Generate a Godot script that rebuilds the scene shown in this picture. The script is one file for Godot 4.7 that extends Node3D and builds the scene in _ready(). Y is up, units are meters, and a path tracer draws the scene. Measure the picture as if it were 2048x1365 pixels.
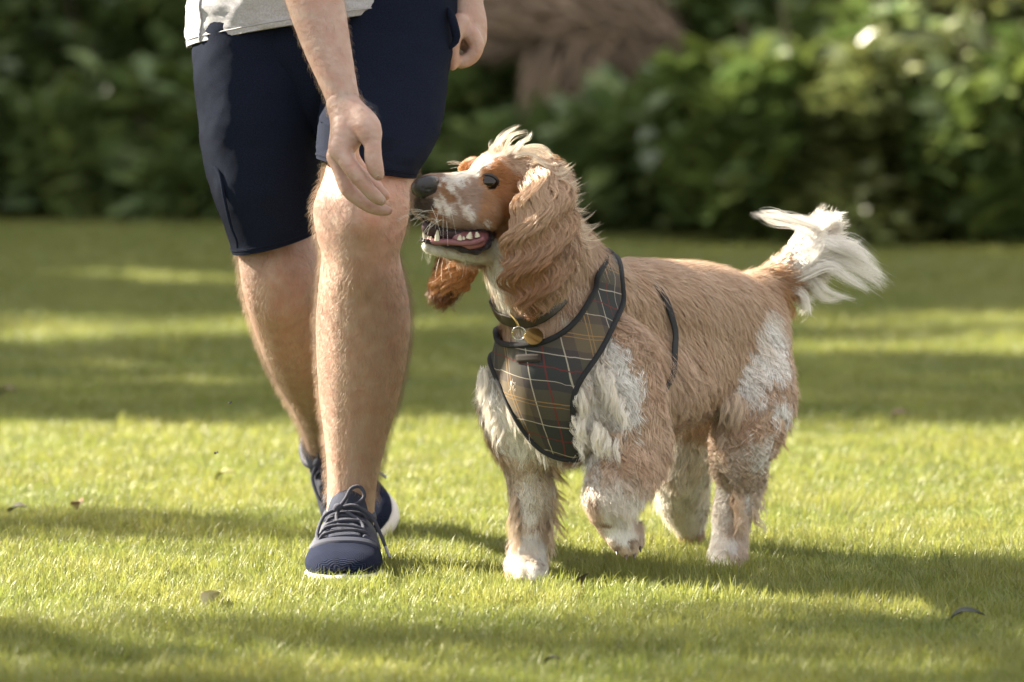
extends Node3D
# A man in navy shorts walks over a sunlit lawn beside a cocker spaniel in a tartan harness; blurred shrubs behind.

const F := 11378.0                       # focal length of the lens, in pixels of the 2048-pixel-wide photograph
const EYE := Vector3(0.0, 0.70, 7.6)
const PITCH := 0.0493
const SUN_DIR := Vector3(-0.76, 0.52, -0.38)   # towards the sun

var rng := RandomNumberGenerator.new()
var noise := FastNoiseLite.new()

# ---------------------------------------------------------------- measuring helpers
func at(u: float, v: float, z: float) -> Vector3:
	# the point at depth z that the photograph shows at (u, v): used to read positions off the picture
	var d := Vector3((u - 1024.0) / F, (682.5 - v) / F, -1.0).rotated(Vector3.RIGHT, -PITCH)
	return EYE + d * ((z - EYE.z) / d.z)

func px(r: float, z: float) -> float:
	return r * (EYE.z - z) / F

func rnd(a: float, b: float) -> float:
	return rng.randf_range(a, b)

func rvec() -> Vector3:
	return Vector3(rnd(-1, 1), rnd(-1, 1), rnd(-1, 1))

# ---------------------------------------------------------------- geometry buffers
class Geo:
	var v := PackedVector3Array()
	var n := PackedVector3Array()
	var c := PackedColorArray()
	var uv := PackedVector2Array()
	var i := PackedInt32Array()
	func join(o: Geo) -> void:
		var b := v.size()
		v.append_array(o.v)
		n.append_array(o.n)
		c.append_array(o.c)
		uv.append_array(o.uv)
		var k := o.i.duplicate()
		for q in k.size():
			k[q] += b
		i.append_array(k)
	func mesh() -> ArrayMesh:
		var a := []
		a.resize(Mesh.ARRAY_MAX)
		a[Mesh.ARRAY_VERTEX] = v
		a[Mesh.ARRAY_NORMAL] = n
		if c.size() == v.size():
			a[Mesh.ARRAY_COLOR] = c
		if uv.size() == v.size():
			a[Mesh.ARRAY_TEX_UV] = uv
		for q in range(0, i.size(), 3):      # wind every face clockwise about its normal
			var p := v[i[q]]
			if (v[i[q + 2]] - p).cross(v[i[q + 1]] - p).dot(n[i[q]] + n[i[q + 1]] + n[i[q + 2]]) < 0.0:
				var w := i[q + 1]
				i[q + 1] = i[q + 2]
				i[q + 2] = w
		a[Mesh.ARRAY_INDEX] = i
		var m := ArrayMesh.new()
		m.add_surface_from_arrays(Mesh.PRIMITIVE_TRIANGLES, a)
		return m

func catmull(a: Vector3, b: Vector3, c: Vector3, d: Vector3, t: float) -> Vector3:
	return 0.5 * (2.0 * b + (c - a) * t + (2.0 * a - 5.0 * b + 4.0 * c - d) * t * t + (3.0 * b - a - 3.0 * c + d) * t * t * t)

func smooth(p: PackedVector3Array, per: int) -> PackedVector3Array:
	var out := PackedVector3Array()
	var n := p.size()
	for k in n - 1:
		for q in per:
			out.append(catmull(p[maxi(k - 1, 0)], p[k], p[k + 1], p[mini(k + 2, n - 1)], float(q) / per))
	out.append(p[n - 1])
	return out

func tube(g: Geo, p: PackedVector3Array, radii: PackedFloat32Array, sides: int, col := Color.WHITE, flat := 1.0) -> void:
	# a tube along p; flat < 1 squashes it across its first frame axis
	var n := p.size()
	var base := g.v.size()
	var tn := (p[1] - p[0]).normalized()
	var x := tn.cross(Vector3.UP if absf(tn.y) < 0.9 else Vector3.RIGHT).normalized()
	for k in n:
		if k > 0:
			tn = (p[mini(k + 1, n - 1)] - p[k - 1]).normalized()
		x = (x - tn * x.dot(tn)).normalized()
		var y := tn.cross(x)
		var r: float = radii[mini(k, radii.size() - 1)]
		for s in sides:
			var a := TAU * s / sides
			var nn := x * cos(a) + y * sin(a)
			g.v.append(p[k] + (x * cos(a) * flat + y * sin(a)) * r)
			g.n.append(nn)
			g.c.append(col)
			g.uv.append(Vector2(float(s) / sides, float(k) / n))
	for k in n - 1:
		for s in sides:
			var a := base + k * sides + s
			var b := base + k * sides + (s + 1) % sides
			g.i.append_array(PackedInt32Array([a, b, b + sides, a, b + sides, a + sides]))
	if sides > 3:
		for e in [0, n - 1]:
			var c0 := g.v.size()
			g.v.append(p[e])
			g.n.append(((p[0] - p[1]) if e == 0 else (p[n - 1] - p[n - 2])).normalized())
			g.c.append(col)
			g.uv.append(Vector2.ZERO)
			for s in sides:
				g.i.append_array(PackedInt32Array([c0, base + e * sides + s, base + e * sides + (s + 1) % sides]))

func strand(g: Geo, p: PackedVector3Array, radii: PackedFloat32Array, col: Color, out: Vector3) -> void:
	# one hair as a narrow ribbon whose face looks towards out, rounded by its normals
	var n := p.size()
	var base := g.v.size()
	for k in n:
		var tn := (p[mini(k + 1, n - 1)] - p[maxi(k - 1, 0)]).normalized()
		var side := tn.cross(out).normalized()
		var nn := side.cross(tn)
		var r: float = radii[k]
		g.v.append(p[k] - side * r)
		g.v.append(p[k] + side * r)
		g.n.append((nn - side * 0.45).normalized())
		g.n.append((nn + side * 0.45).normalized())
		g.c.append(col)
		g.c.append(col)
		if k > 0:
			var q := base + k * 2
			g.i.append_array(PackedInt32Array([q - 2, q - 1, q + 1, q - 2, q + 1, q]))

func const_r(r: float) -> PackedFloat32Array:
	return PackedFloat32Array([r])

func grid_mesh(g: Geo, pts: Array, wrap: bool, uvs: Array = [], side := 1.0) -> void:
	# pts: rows of PackedVector3Array of equal length; wrap joins the last column to the first
	var rows := pts.size()
	var cols: int = pts[0].size()
	var base := g.v.size()
	for r in rows:
		for q in cols:
			var row: PackedVector3Array = pts[r]
			var du: Vector3
			if wrap:
				du = row[(q + 1) % cols] - row[(q + cols - 1) % cols]
			else:
				du = row[mini(q + 1, cols - 1)] - row[maxi(q - 1, 0)]
			var dv: Vector3 = pts[mini(r + 1, rows - 1)][q] - pts[maxi(r - 1, 0)][q]
			g.v.append(row[q])
			g.n.append(du.cross(dv).normalized() * side)
			g.c.append(Color.WHITE)
			g.uv.append(uvs[r][q] if uvs.size() else Vector2(float(q) / cols, float(r) / rows))
	for r in rows - 1:
		for q in (cols if wrap else cols - 1):
			var a := base + r * cols + q
			var b := base + r * cols + (q + 1) % cols
			g.i.append_array(PackedInt32Array([a, b, b + cols, a, b + cols, a + cols]))

func cap(g: Geo, row: PackedVector3Array, nrm: Vector3, col := Color.WHITE) -> void:
	var c0 := g.v.size()
	var m := Vector3.ZERO
	for p in row:
		m += p / row.size()
	g.v.append(m); g.n.append(nrm); g.c.append(col); g.uv.append(Vector2.ZERO)
	for p in row:
		g.v.append(p); g.n.append(nrm); g.c.append(col); g.uv.append(Vector2.ZERO)
	for q in row.size():
		g.i.append_array(PackedInt32Array([c0, c0 + 1 + q, c0 + 1 + (q + 1) % row.size()]))

# ---------------------------------------------------------------- bodies: chains of tapered capsules, blended, meshed as surface nets
class Chain:
	var p := PackedVector3Array()
	var r := PackedFloat32Array()

func chain(list: Array, per := 3) -> Chain:
	# list of [u, v, z, radius in pixels]
	var c := Chain.new()
	var p := PackedVector3Array()
	var r := PackedVector3Array()
	for a in list:
		p.append(at(a[0], a[1], a[2]))
		r.append(Vector3(px(a[3], a[2]), 0, 0))
	c.p = smooth(p, per)
	for q in smooth(r, per):
		c.r.append(maxf(q.x, 0.001))
	return c

class Field:
	var lo: Vector3
	var nx: int
	var ny: int
	var nz: int
	var cell: float
	var f := PackedFloat32Array()

func field_of(chains: Array, cell: float, k: float, carve: Array = []) -> Field:
	var pad := k + cell * 2.5
	var lo := Vector3.INF
	var hi := -Vector3.INF
	for ch in chains:
		for q in ch.p.size():
			var e: Vector3 = Vector3.ONE * (ch.r[q] + pad + cell)
			lo = lo.min(ch.p[q] - e)
			hi = hi.max(ch.p[q] + e)
	var fd := Field.new()
	fd.lo = lo
	fd.cell = cell
	fd.nx = int((hi.x - lo.x) / cell) + 2
	fd.ny = int((hi.y - lo.y) / cell) + 2
	fd.nz = int((hi.z - lo.z) / cell) + 2
	var nx := fd.nx
	var nxy := fd.nx * fd.ny
	var f := PackedFloat32Array()
	f.resize(nxy * fd.nz)
	f.fill(1.0)
	var g := f.duplicate()
	var all := []
	for ch in chains: all.append([ch, false])
	for ch in carve: all.append([ch, true])
	for pair in all:
		var ch: Chain = pair[0]
		var cut: bool = pair[1]
		var b0 := Vector3i(fd.nx, fd.ny, fd.nz)
		var b1 := Vector3i.ZERO
		for s in ch.p.size() - 1:
			var a := ch.p[s]
			var ab := ch.p[s + 1] - a
			var l2 := maxf(ab.length_squared(), 1e-9)
			var ra := ch.r[s]
			var dr := ch.r[s + 1] - ra
			var e := Vector3.ONE * (maxf(ra, ra + dr) + pad)
			var q0 := Vector3i(((a.min(a + ab) - e - lo) / cell).floor()).clamp(Vector3i.ZERO, Vector3i(fd.nx - 1, fd.ny - 1, fd.nz - 1))
			var q1 := Vector3i(((a.max(a + ab) + e - lo) / cell).ceil()).clamp(Vector3i.ZERO, Vector3i(fd.nx - 1, fd.ny - 1, fd.nz - 1))
			b0 = b0.min(q0)
			b1 = b1.max(q1)
			for z in range(q0.z, q1.z + 1):
				for y in range(q0.y, q1.y + 1):
					var w := Vector3(lo.x + q0.x * cell, lo.y + y * cell, lo.z + z * cell) - a
					var idx := q0.x + y * nx + z * nxy
					for x in range(q0.x, q1.x + 1):
						var t := clampf(w.dot(ab) / l2, 0.0, 1.0)
						var d := (w - ab * t).length() - ra - dr * t
						if d < g[idx]:
							g[idx] = d
						idx += 1
						w.x += cell
		for z in range(b0.z, b1.z + 1):
			for y in range(b0.y, b1.y + 1):
				var idx := b0.x + y * nx + z * nxy
				for x in range(b0.x, b1.x + 1):
					var d := g[idx]
					if d < 1.0:
						if cut:
							f[idx] = maxf(f[idx], -d)
						else:
							var o := f[idx]
							var h := maxf(k - absf(o - d), 0.0) / k
							f[idx] = minf(o, d) - h * h * k * 0.25
						g[idx] = 1.0
					idx += 1
	fd.f = f
	return fd

func sd(chains: Array, k: float, p: Vector3) -> float:
	var f := 1.0
	for ch in chains:
		var m := 1.0
		for s in ch.p.size() - 1:
			var a: Vector3 = ch.p[s]
			var ab: Vector3 = ch.p[s + 1] - a
			var t := clampf((p - a).dot(ab) / maxf(ab.length_squared(), 1e-9), 0.0, 1.0)
			m = minf(m, (p - a - ab * t).length() - lerpf(ch.r[s], ch.r[s + 1], t))
		var h := maxf(k - absf(f - m), 0.0) / k
		f = minf(f, m) - h * h * k * 0.25
	return f

func onto(chains: Array, k: float, p: Vector3, off: float) -> Vector3:
	# moves p to the distance off from the blended surface
	for q in 4:
		var d := sd(chains, k, p)
		var e := 0.002
		var gr := Vector3(sd(chains, k, p + Vector3(e, 0, 0)) - d, sd(chains, k, p + Vector3(0, e, 0)) - d, sd(chains, k, p + Vector3(0, 0, e)) - d)
		if gr.length() < 1e-7:
			break
		p -= gr.normalized() * (d - off)
	return p

func nets(fd: Field) -> Geo:
	var g := Geo.new()
	var nx := fd.nx
	var nxy := fd.nx * fd.ny
	var f := fd.f
	var vid := PackedInt32Array()
	vid.resize(f.size())
	vid.fill(-1)
	var off := PackedInt32Array([0, 1, nx, nx + 1, nxy, nxy + 1, nxy + nx, nxy + nx + 1])
	var edges := [[0, 1], [2, 3], [4, 5], [6, 7], [0, 2], [1, 3], [4, 6], [5, 7], [0, 4], [1, 5], [2, 6], [3, 7]]
	var cor := [Vector3(0, 0, 0), Vector3(1, 0, 0), Vector3(0, 1, 0), Vector3(1, 1, 0), Vector3(0, 0, 1), Vector3(1, 0, 1), Vector3(0, 1, 1), Vector3(1, 1, 1)]
	var near := fd.cell * 2.0
	for z in fd.nz - 1:
		for y in fd.ny - 1:
			var idx := y * nx + z * nxy - 1
			for x in nx - 1:
				idx += 1
				if absf(f[idx]) > near:
					continue
				var d0 := f[idx]; var d1 := f[idx + 1]; var d2 := f[idx + nx]; var d3 := f[idx + nx + 1]
				var d4 := f[idx + nxy]; var d5 := f[idx + nxy + 1]; var d6 := f[idx + nxy + nx]; var d7 := f[idx + nxy + nx + 1]
				var inside := int(d0 < 0) + int(d1 < 0) + int(d2 < 0) + int(d3 < 0) + int(d4 < 0) + int(d5 < 0) + int(d6 < 0) + int(d7 < 0)
				if inside == 0 or inside == 8:
					continue
				var d := [d0, d1, d2, d3, d4, d5, d6, d7]
				var m := Vector3.ZERO
				var k := 0
				for e in edges:
					var a: float = d[e[0]]
					var b: float = d[e[1]]
					if (a < 0) != (b < 0):
						m += cor[e[0]].lerp(cor[e[1]], a / (a - b))
						k += 1
				m /= k
				vid[idx] = g.v.size()
				g.v.append(fd.lo + (Vector3(x, y, z) + m) * fd.cell)
				g.n.append(Vector3(d1 + d3 + d5 + d7 - d0 - d2 - d4 - d6, d2 + d3 + d6 + d7 - d0 - d1 - d4 - d5, d4 + d5 + d6 + d7 - d0 - d1 - d2 - d3).normalized())
	for z in range(1, fd.nz - 1):
		for y in range(1, fd.ny - 1):
			var idx := y * nx + z * nxy
			for x in range(1, nx - 1):
				idx += 1
				if vid[idx] < 0:
					continue
				var a := f[idx] < 0
				for ax in 3:
					var st: int = [1, nx, nxy][ax]
					var b := f[idx + st] < 0
					if a == b:
						continue
					var s1: int = [nx, nxy, 1][ax]
					var s2: int = [nxy, 1, nx][ax]
					var q0 := vid[idx]; var q1 := vid[idx - s1]; var q2 := vid[idx - s1 - s2]; var q3 := vid[idx - s2]
					if q1 < 0 or q2 < 0 or q3 < 0:
						continue
					if a:
						g.i.append_array(PackedInt32Array([q0, q2, q1, q0, q3, q2]))
					else:
						g.i.append_array(PackedInt32Array([q0, q1, q2, q0, q2, q3]))
	return g

func paint(g: Geo, col: Color) -> void:
	g.c.resize(g.v.size())
	g.c.fill(col)

# ---------------------------------------------------------------- nodes
func thing(called: String, label: String, category: String, group := "", where := Vector3.ZERO) -> Node3D:
	var o := Node3D.new()
	o.name = called
	add_child(o, true)
	o.position = where
	o.set_meta("label", label)
	o.set_meta("category", category)
	if group != "":
		o.set_meta("group", group)
	return o

func part(called: String, mesh: Mesh, mat: Material, parent: Node3D, label := "") -> MeshInstance3D:
	var o := MeshInstance3D.new()
	o.name = called
	o.mesh = mesh
	o.material_override = mat
	o.cast_shadow = GeometryInstance3D.SHADOW_CASTING_SETTING_ON
	parent.add_child(o, true)
	if label != "":
		o.set_meta("label", label)
	return o

func scatter(called: String, mesh: Mesh, mat: Material, xf: Array, cols: PackedColorArray, parent: Node3D) -> MultiMeshInstance3D:
	var mm := MultiMesh.new()
	mm.transform_format = MultiMesh.TRANSFORM_3D
	mm.use_colors = true
	mm.mesh = mesh
	mm.instance_count = xf.size()
	for k in xf.size():
		mm.set_instance_transform(k, xf[k])
		mm.set_instance_color(k, cols[k])
	var o := MultiMeshInstance3D.new()
	o.name = called
	o.multimesh = mm
	o.material_override = mat
	parent.add_child(o, true)
	o.set_meta("kind", "stuff")
	return o

# ---------------------------------------------------------------- materials
func lin(r: float, g: float, b: float) -> Color:
	return Color(r, g, b).linear_to_srgb()

func plain(r: float, g: float, b: float, rough: float, metal := 0.0) -> StandardMaterial3D:
	var m := StandardMaterial3D.new()
	m.albedo_color = lin(r, g, b)
	m.roughness = rough
	m.metallic = metal
	return m

func tinted(rough: float, back := 0.0, spec := 0.5) -> StandardMaterial3D:
	var m := StandardMaterial3D.new()
	m.vertex_color_use_as_albedo = true
	m.roughness = rough
	m.metallic_specular = spec
	if back > 0.0:
		m.backlight_enabled = true
		m.backlight = Color(back, back, back)
	return m

func noise_tex(size: int, freq: float, a: Color, b: Color, seed_n: int, octaves := 4, lo := 0.3, hi := 0.7) -> NoiseTexture2D:
	var t := NoiseTexture2D.new()
	t.width = size
	t.height = size
	t.seamless = true
	var nz := FastNoiseLite.new()
	nz.seed = seed_n
	nz.frequency = freq
	nz.fractal_octaves = octaves
	t.noise = nz
	var gr := Gradient.new()
	gr.set_color(0, a)
	gr.set_color(1, b)
	gr.set_offset(0, lo)
	gr.set_offset(1, hi)
	t.color_ramp = gr
	return t

func triplanar(m: StandardMaterial3D, tex: Texture2D, scale: float) -> StandardMaterial3D:
	m.albedo_texture = tex
	m.uv1_triplanar = true
	m.uv1_world_triplanar = true
	m.uv1_scale = Vector3.ONE * scale
	return m

func relief(m: StandardMaterial3D, size: int, freq: float, seed_n: int, cm: float) -> StandardMaterial3D:
	m.heightmap_enabled = true
	m.heightmap_texture = noise_tex(size, freq, Color.BLACK, Color.WHITE, seed_n, 3, 0.0, 1.0)
	m.heightmap_scale = cm
	return m

# ---------------------------------------------------------------- the scene
func _ready() -> void:
	rng.seed = 7
	noise.seed = 3
	noise.frequency = 1.0
	# camera: long lens, low, pitched slightly down
	var c := Camera3D.new()
	c.name = "camera"
	add_child(c)
	var lens := CameraAttributesPhysical.new()
	lens.frustum_focal_length = 17.5 * F / 682.5
	lens.frustum_focus_distance = 7.58
	lens.exposure_aperture = 9.0
	lens.exposure_shutter_speed = 100.0
	lens.frustum_far = 200.0
	lens.frustum_near = 0.1
	c.attributes = lens
	c.fov = rad_to_deg(2.0 * atan(682.5 / F))
	c.position = EYE
	c.rotation = Vector3(-PITCH, 0, 0)
	c.near = 0.1
	c.far = 200.0
	c.current = true
	# sky and sun
	var we := WorldEnvironment.new()
	we.name = "world_environment"
	var env := Environment.new()
	env.background_mode = Environment.BG_SKY
	var sk := ProceduralSkyMaterial.new()
	sk.sky_top_color = lin(0.205, 0.205, 0.21)
	sk.sky_horizon_color = lin(0.29, 0.285, 0.275)
	sk.ground_bottom_color = lin(0.10, 0.11, 0.06)
	sk.ground_horizon_color = lin(0.20, 0.21, 0.14)
	sk.sun_angle_max = 1.0
	sk.sky_energy_multiplier = 1.0
	var sky := Sky.new()
	sky.sky_material = sk
	env.sky = sky
	env.tonemap_mode = Environment.TONE_MAPPER_LINEAR
	env.tonemap_exposure = 6.2
	env.sdfgi_enabled = true
	env.ssao_enabled = true
	env.ssil_enabled = true
	we.environment = env
	add_child(we)
	var sun := DirectionalLight3D.new()
	sun.name = "sun"
	sun.light_energy = 1.6
	sun.light_color = Color(1.0, 0.955, 0.875)
	sun.light_angular_distance = 0.5
	sun.shadow_enabled = true
	add_child(sun)
	sun.look_at_from_position(SUN_DIR * 20.0, Vector3.ZERO)
	# setting, then the two figures, then small things
	build_lawn()
	build_trees()
	build_shrubs()
	build_person()
	build_dog()
	build_litter()
# ---------------------------------------------------------------- lawn
func blade_patch(seed_n: int, blades: int, radius: float) -> Mesh:
	# a disc of turf: curved blades in loose clumps, each clump leaning its own way
	var r := RandomNumberGenerator.new()
	r.seed = seed_n
	var g := Geo.new()
	var left := 0
	var mid := Vector3.ZERO
	var lean_dir := 0.0
	var tall := 1.0
	for b in blades:
		if left == 0:
			left = r.randi_range(4, 12)
			var a := r.randf() * TAU
			mid = Vector3(cos(a), 0, sin(a)) * radius * sqrt(r.randf())
			lean_dir = r.randf() * TAU
			tall = r.randf_range(0.65, 1.25)
		left -= 1
		var root := mid + Vector3(r.randf_range(-1, 1), 0, r.randf_range(-1, 1)) * 0.011
		var yaw := lean_dir + r.randf_range(-1.3, 1.3)
		var out := Vector3(cos(yaw), 0, sin(yaw))
		var side := Vector3(-sin(yaw), 0, cos(yaw)).rotated(Vector3.UP, r.randf_range(-0.8, 0.8))
		var h := r.randf_range(0.012, 0.028) * tall
		if r.randf() < 0.02:
			h *= 1.5
		var l := r.randf_range(0.1, 1.0)
		var w := r.randf_range(0.00055, 0.0012)
		var tint := r.randf_range(0.72, 1.2)
		var col := Color(tint * r.randf_range(0.90, 1.12), tint, tint * r.randf_range(0.8, 1.15))
		if r.randf() < 0.05:
			col = Color(1.35, 1.0, 1.6)
		var base := g.v.size()
		for k in 4:
			var t := k / 3.0
			var p := root + Vector3.UP * h * (t - 0.25 * l * t * t) + out * l * h * t * t
			var ww := w * (1.0 - pow(t, 1.7) * 0.97)
			var tn := (Vector3.UP * (1.0 - 0.5 * l * t) + out * 2.0 * l * t).normalized()
			var nn := side.cross(tn).normalized()
			g.v.append(p - side * ww); g.v.append(p + side * ww)
			g.n.append((nn - side * 0.35).normalized()); g.n.append((nn + side * 0.35).normalized())
			g.c.append(col); g.c.append(col)
		for k in 3:
			var q := base + k * 2
			g.i.append_array(PackedInt32Array([q, q + 1, q + 3, q, q + 3, q + 2]))
	return g.mesh()

func build_lawn() -> void:
	var soil := plain(0.08, 0.085, 0.03, 0.95)
	soil = triplanar(soil, noise_tex(512, 0.02, Color(0.55, 0.6, 0.4), Color(1, 1, 1), 5), 1.3)
	var pm := PlaneMesh.new()
	pm.size = Vector2(120, 120)
	var lawn := part("lawn", pm, soil, self)
	lawn.position = Vector3(0, 0, -20)
	lawn.set_meta("kind", "structure")
	lawn.set_meta("label", "mown green lawn in dappled sun and shade")
	lawn.set_meta("category", "lawn")
	var gm := tinted(0.42, 0.95, 0.5)
	var holder := Node3D.new()
	holder.name = "grass"
	add_child(holder)
	holder.set_meta("label", "short sunlit grass blades covering the lawn")
	holder.set_meta("category", "grass")
	holder.set_meta("kind", "stuff")
	var patches := []
	for k in 8:
		patches.append(blade_patch(40 + k, 400, 0.075))
	# bands: z from, z to, half width, spacing of the patches, widening
	var bands := [[1.8, -1.6, 1.3, 0.082, 1.0], [-1.6, -4.6, 1.9, 0.11, 1.3], [-4.6, -10.0, 3.0, 0.17, 1.9], [-10.0, -21.0, 5.0, 0.24, 2.6], [1.8, -10.0, 4.5, 0.17, 1.9]]
	var xf := []
	var cols := []
	for k in 8:
		xf.append([])
		cols.append(PackedColorArray())
	for b in bands:
		var outer: bool = b[2] == 4.5
		var step: float = b[3]
		var nx := int(2.0 * b[2] / step)
		var nz := int((b[0] - b[1]) / step)
		for iz in nz:
			for ix in nx:
				var p := Vector3(-b[2] + (ix + 0.5 * (iz % 2) + rnd(-0.25, 0.25)) * step, -0.001, b[1] + (iz + rnd(-0.25, 0.25)) * step)
				if outer and absf(p.x) < (1.3 if p.z > -1.6 else 1.9 if p.z > -4.6 else 3.0):
					continue
				var broad := noise.get_noise_2d(p.x * 2.2, p.z * 2.2)
				var fine := noise.get_noise_2d(p.x * 9.0 + 40.0, p.z * 9.0)
				var h: float = (1.0 + 0.30 * broad + 0.35 * fine) * rnd(0.85, 1.15) * (1.0 + 0.22 * (b[4] - 1.0))
				var bas := Basis(Vector3.UP, rng.randf() * TAU) * Basis.from_scale(Vector3(b[4], h, b[4]))
				var k := rng.randi() % 8
				xf[k].append(Transform3D(bas, p))
				var kind_mix := clampf(0.5 + 0.8 * broad + 0.3 * fine + rnd(-0.12, 0.12), 0.0, 1.0)
				cols[k].append(Color(0.205, 0.245, 0.055).lerp(Color(0.290, 0.295, 0.075), kind_mix))
	for k in 8:
		scatter("blade_patches", patches[k], gm, xf[k], cols[k], holder)

# ---------------------------------------------------------------- trees beside the lawn, sunwards, out of the frame
func leaf_spray(seed_n: int, leaves: int, size: float, spread: float) -> Mesh:
	# a twig's worth of pointed, folded leaves round the origin
	var r := RandomNumberGenerator.new()
	r.seed = seed_n
	var g := Geo.new()
	for k in leaves:
		var o := Vector3(r.randf_range(-1, 1), r.randf_range(-0.6, 0.6), r.randf_range(-1, 1)) * spread
		var b := Basis.from_euler(Vector3(r.randf_range(-0.9, 0.5), r.randf() * TAU, r.randf_range(-0.6, 0.6)))
		var l := size * r.randf_range(0.7, 1.25)
		var w := l * r.randf_range(0.22, 0.32)
		var tint := r.randf_range(0.75, 1.3)
		var col := Color(tint, tint, tint * r.randf_range(0.8, 1.1))
		var base := g.v.size()
		var pts := [Vector3(0, 0, 0), Vector3(-w, 0.18 * w, l * 0.4), Vector3(0, -0.1 * w, l * 0.42), Vector3(w, 0.18 * w, l * 0.4), Vector3(-w * 0.55, 0.0, l * 0.75), Vector3(0, -0.2 * w, l * 0.76), Vector3(w * 0.55, 0.0, l * 0.75), Vector3(0, -0.5 * w, l)]
		for q in 8:
			g.v.append(o + b * pts[q])
			g.n.append((b * Vector3(pts[q].x * -0.4 / w, 1.0, 0.1)).normalized())
			g.c.append(col)
		for t in [[0, 1, 2], [0, 2, 3], [1, 4, 5], [1, 5, 2], [2, 5, 6], [2, 6, 3], [4, 7, 5], [5, 7, 6]]:
			g.i.append_array(PackedInt32Array([base + t[0], base + t[1], base + t[2]]))
	return g.mesh()

func ground_lit(x: float, z: float) -> bool:
	# where the trees' crowns leave gaps for the sun to reach the ground, read off the photograph's patches of light
	var w := 0.10 * noise.get_noise_2d(x * 3.0, z * 3.0) + 0.06 * noise.get_noise_2d(x * 9.0, 7.0)
	if z > 0.62 + w:
		return noise.get_noise_2d(x * 4.0 + 3.0, z * 4.0) > -0.10
	if z > -3.3 + 5.0 * w:
		if x < -0.28 + w and z > -0.95 + w * 0.5 and z < -0.62 + w * 0.5:
			return false
		return not (x > 0.42 and x < 0.64 and z > -0.30 and z < 0.1)
	if x < -0.2 + w and x > -2.5 and absf(z + 7.3 + 0.5 * x + 6.0 * w) < 0.55:
		return true
	if x > -1.6 and x < -0.3 and absf(z + 9.6 - 0.8 * x + 2.0 * w) < 0.35:
		return true
	if x > 0.45 and absf(z + 6.1 + 5.0 * w) < 0.5:
		return true
	return noise.get_noise_2d(x * 1.2 + 9.0, z * 0.9) > 0.30

func build_trees() -> void:
	var leafy := tinted(0.5, 0.6)
	var bark := relief(triplanar(plain(0.12, 0.09, 0.065, 0.95), noise_tex(256, 0.03, Color(0.5, 0.5, 0.5), Color(1, 1, 1), 9), 3.0), 256, 0.05, 4, 2.0)
	var sprays := [leaf_spray(1, 14, 0.11, 0.16), leaf_spray(2, 14, 0.10, 0.18)]
	var spots := [[-9.6, -2.6, "broad leafy tree beside the lawn shading the near grass"], [-10.2, -10.0, "broad leafy tree beside the lawn, sunward of the walker"], [-9.6, -15.4, "broad leafy tree beside the lawn shading the far grass"], [-10.0, -20.8, "broad leafy tree beside the lawn next to the shrubs"]]
	for s in spots:
		var t := thing("broadleaf_tree", s[2], "tree", "trees along the sunny side of the lawn", Vector3(s[0], 0, s[1]))
		var g := Geo.new()
		tube(g, smooth(PackedVector3Array([Vector3(0, -0.1, 0), Vector3(0.1, 1.5, 0.05), Vector3(-0.05, 3.2, 0), Vector3(0.1, 5.4, 0.1)]), 4), PackedFloat32Array([0.34, 0.27, 0.25, 0.24, 0.23, 0.22, 0.21, 0.20, 0.18, 0.15, 0.12, 0.09, 0.05]), 12)
		part("trunk", g.mesh(), bark, t)
		for q in 9:
			var b := Geo.new()
			var a := TAU * q / 9.0 + rnd(-0.2, 0.2)
			var y0 := rnd(2.6, 4.8)
			var o := Vector3(cos(a), 0, sin(a)) * rnd(1.7, 2.6)
			tube(b, smooth(PackedVector3Array([Vector3(0, y0, 0), o * 0.5 + Vector3(0, y0 + 0.7, 0), o + Vector3(0, y0 + 1.2, 0)]), 4), PackedFloat32Array([0.10, 0.085, 0.075, 0.065, 0.055, 0.045, 0.035, 0.025, 0.015]), 7)
			part("limb", b.mesh(), bark, t)
		for k in 2:
			var xf := []
			var cols := PackedColorArray()
			for q in (3600 if s[1] > -12.0 else 6500):
				var d := rvec()
				if d.length() > 1.0 or d.length() < 0.25:
					continue
				var p := Vector3(d.x * 3.2, 5.6 + d.y * 2.6, d.z * 3.2)
				var w: Vector3 = p + Vector3(s[0], 0, s[1])
				var hit := w - SUN_DIR * (w.y / SUN_DIR.y)
				if ground_lit(hit.x, hit.z) and absf(hit.x) < 4.0:
					continue
				xf.append(Transform3D(Basis.from_euler(rvec() * PI) * Basis.from_scale(Vector3.ONE * rnd(0.8, 1.3)), p))
				cols.append(Color(0.09, 0.14, 0.028) * rnd(0.8, 1.25))
			scatter("crown", sprays[k], leafy, xf, cols, t)

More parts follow.
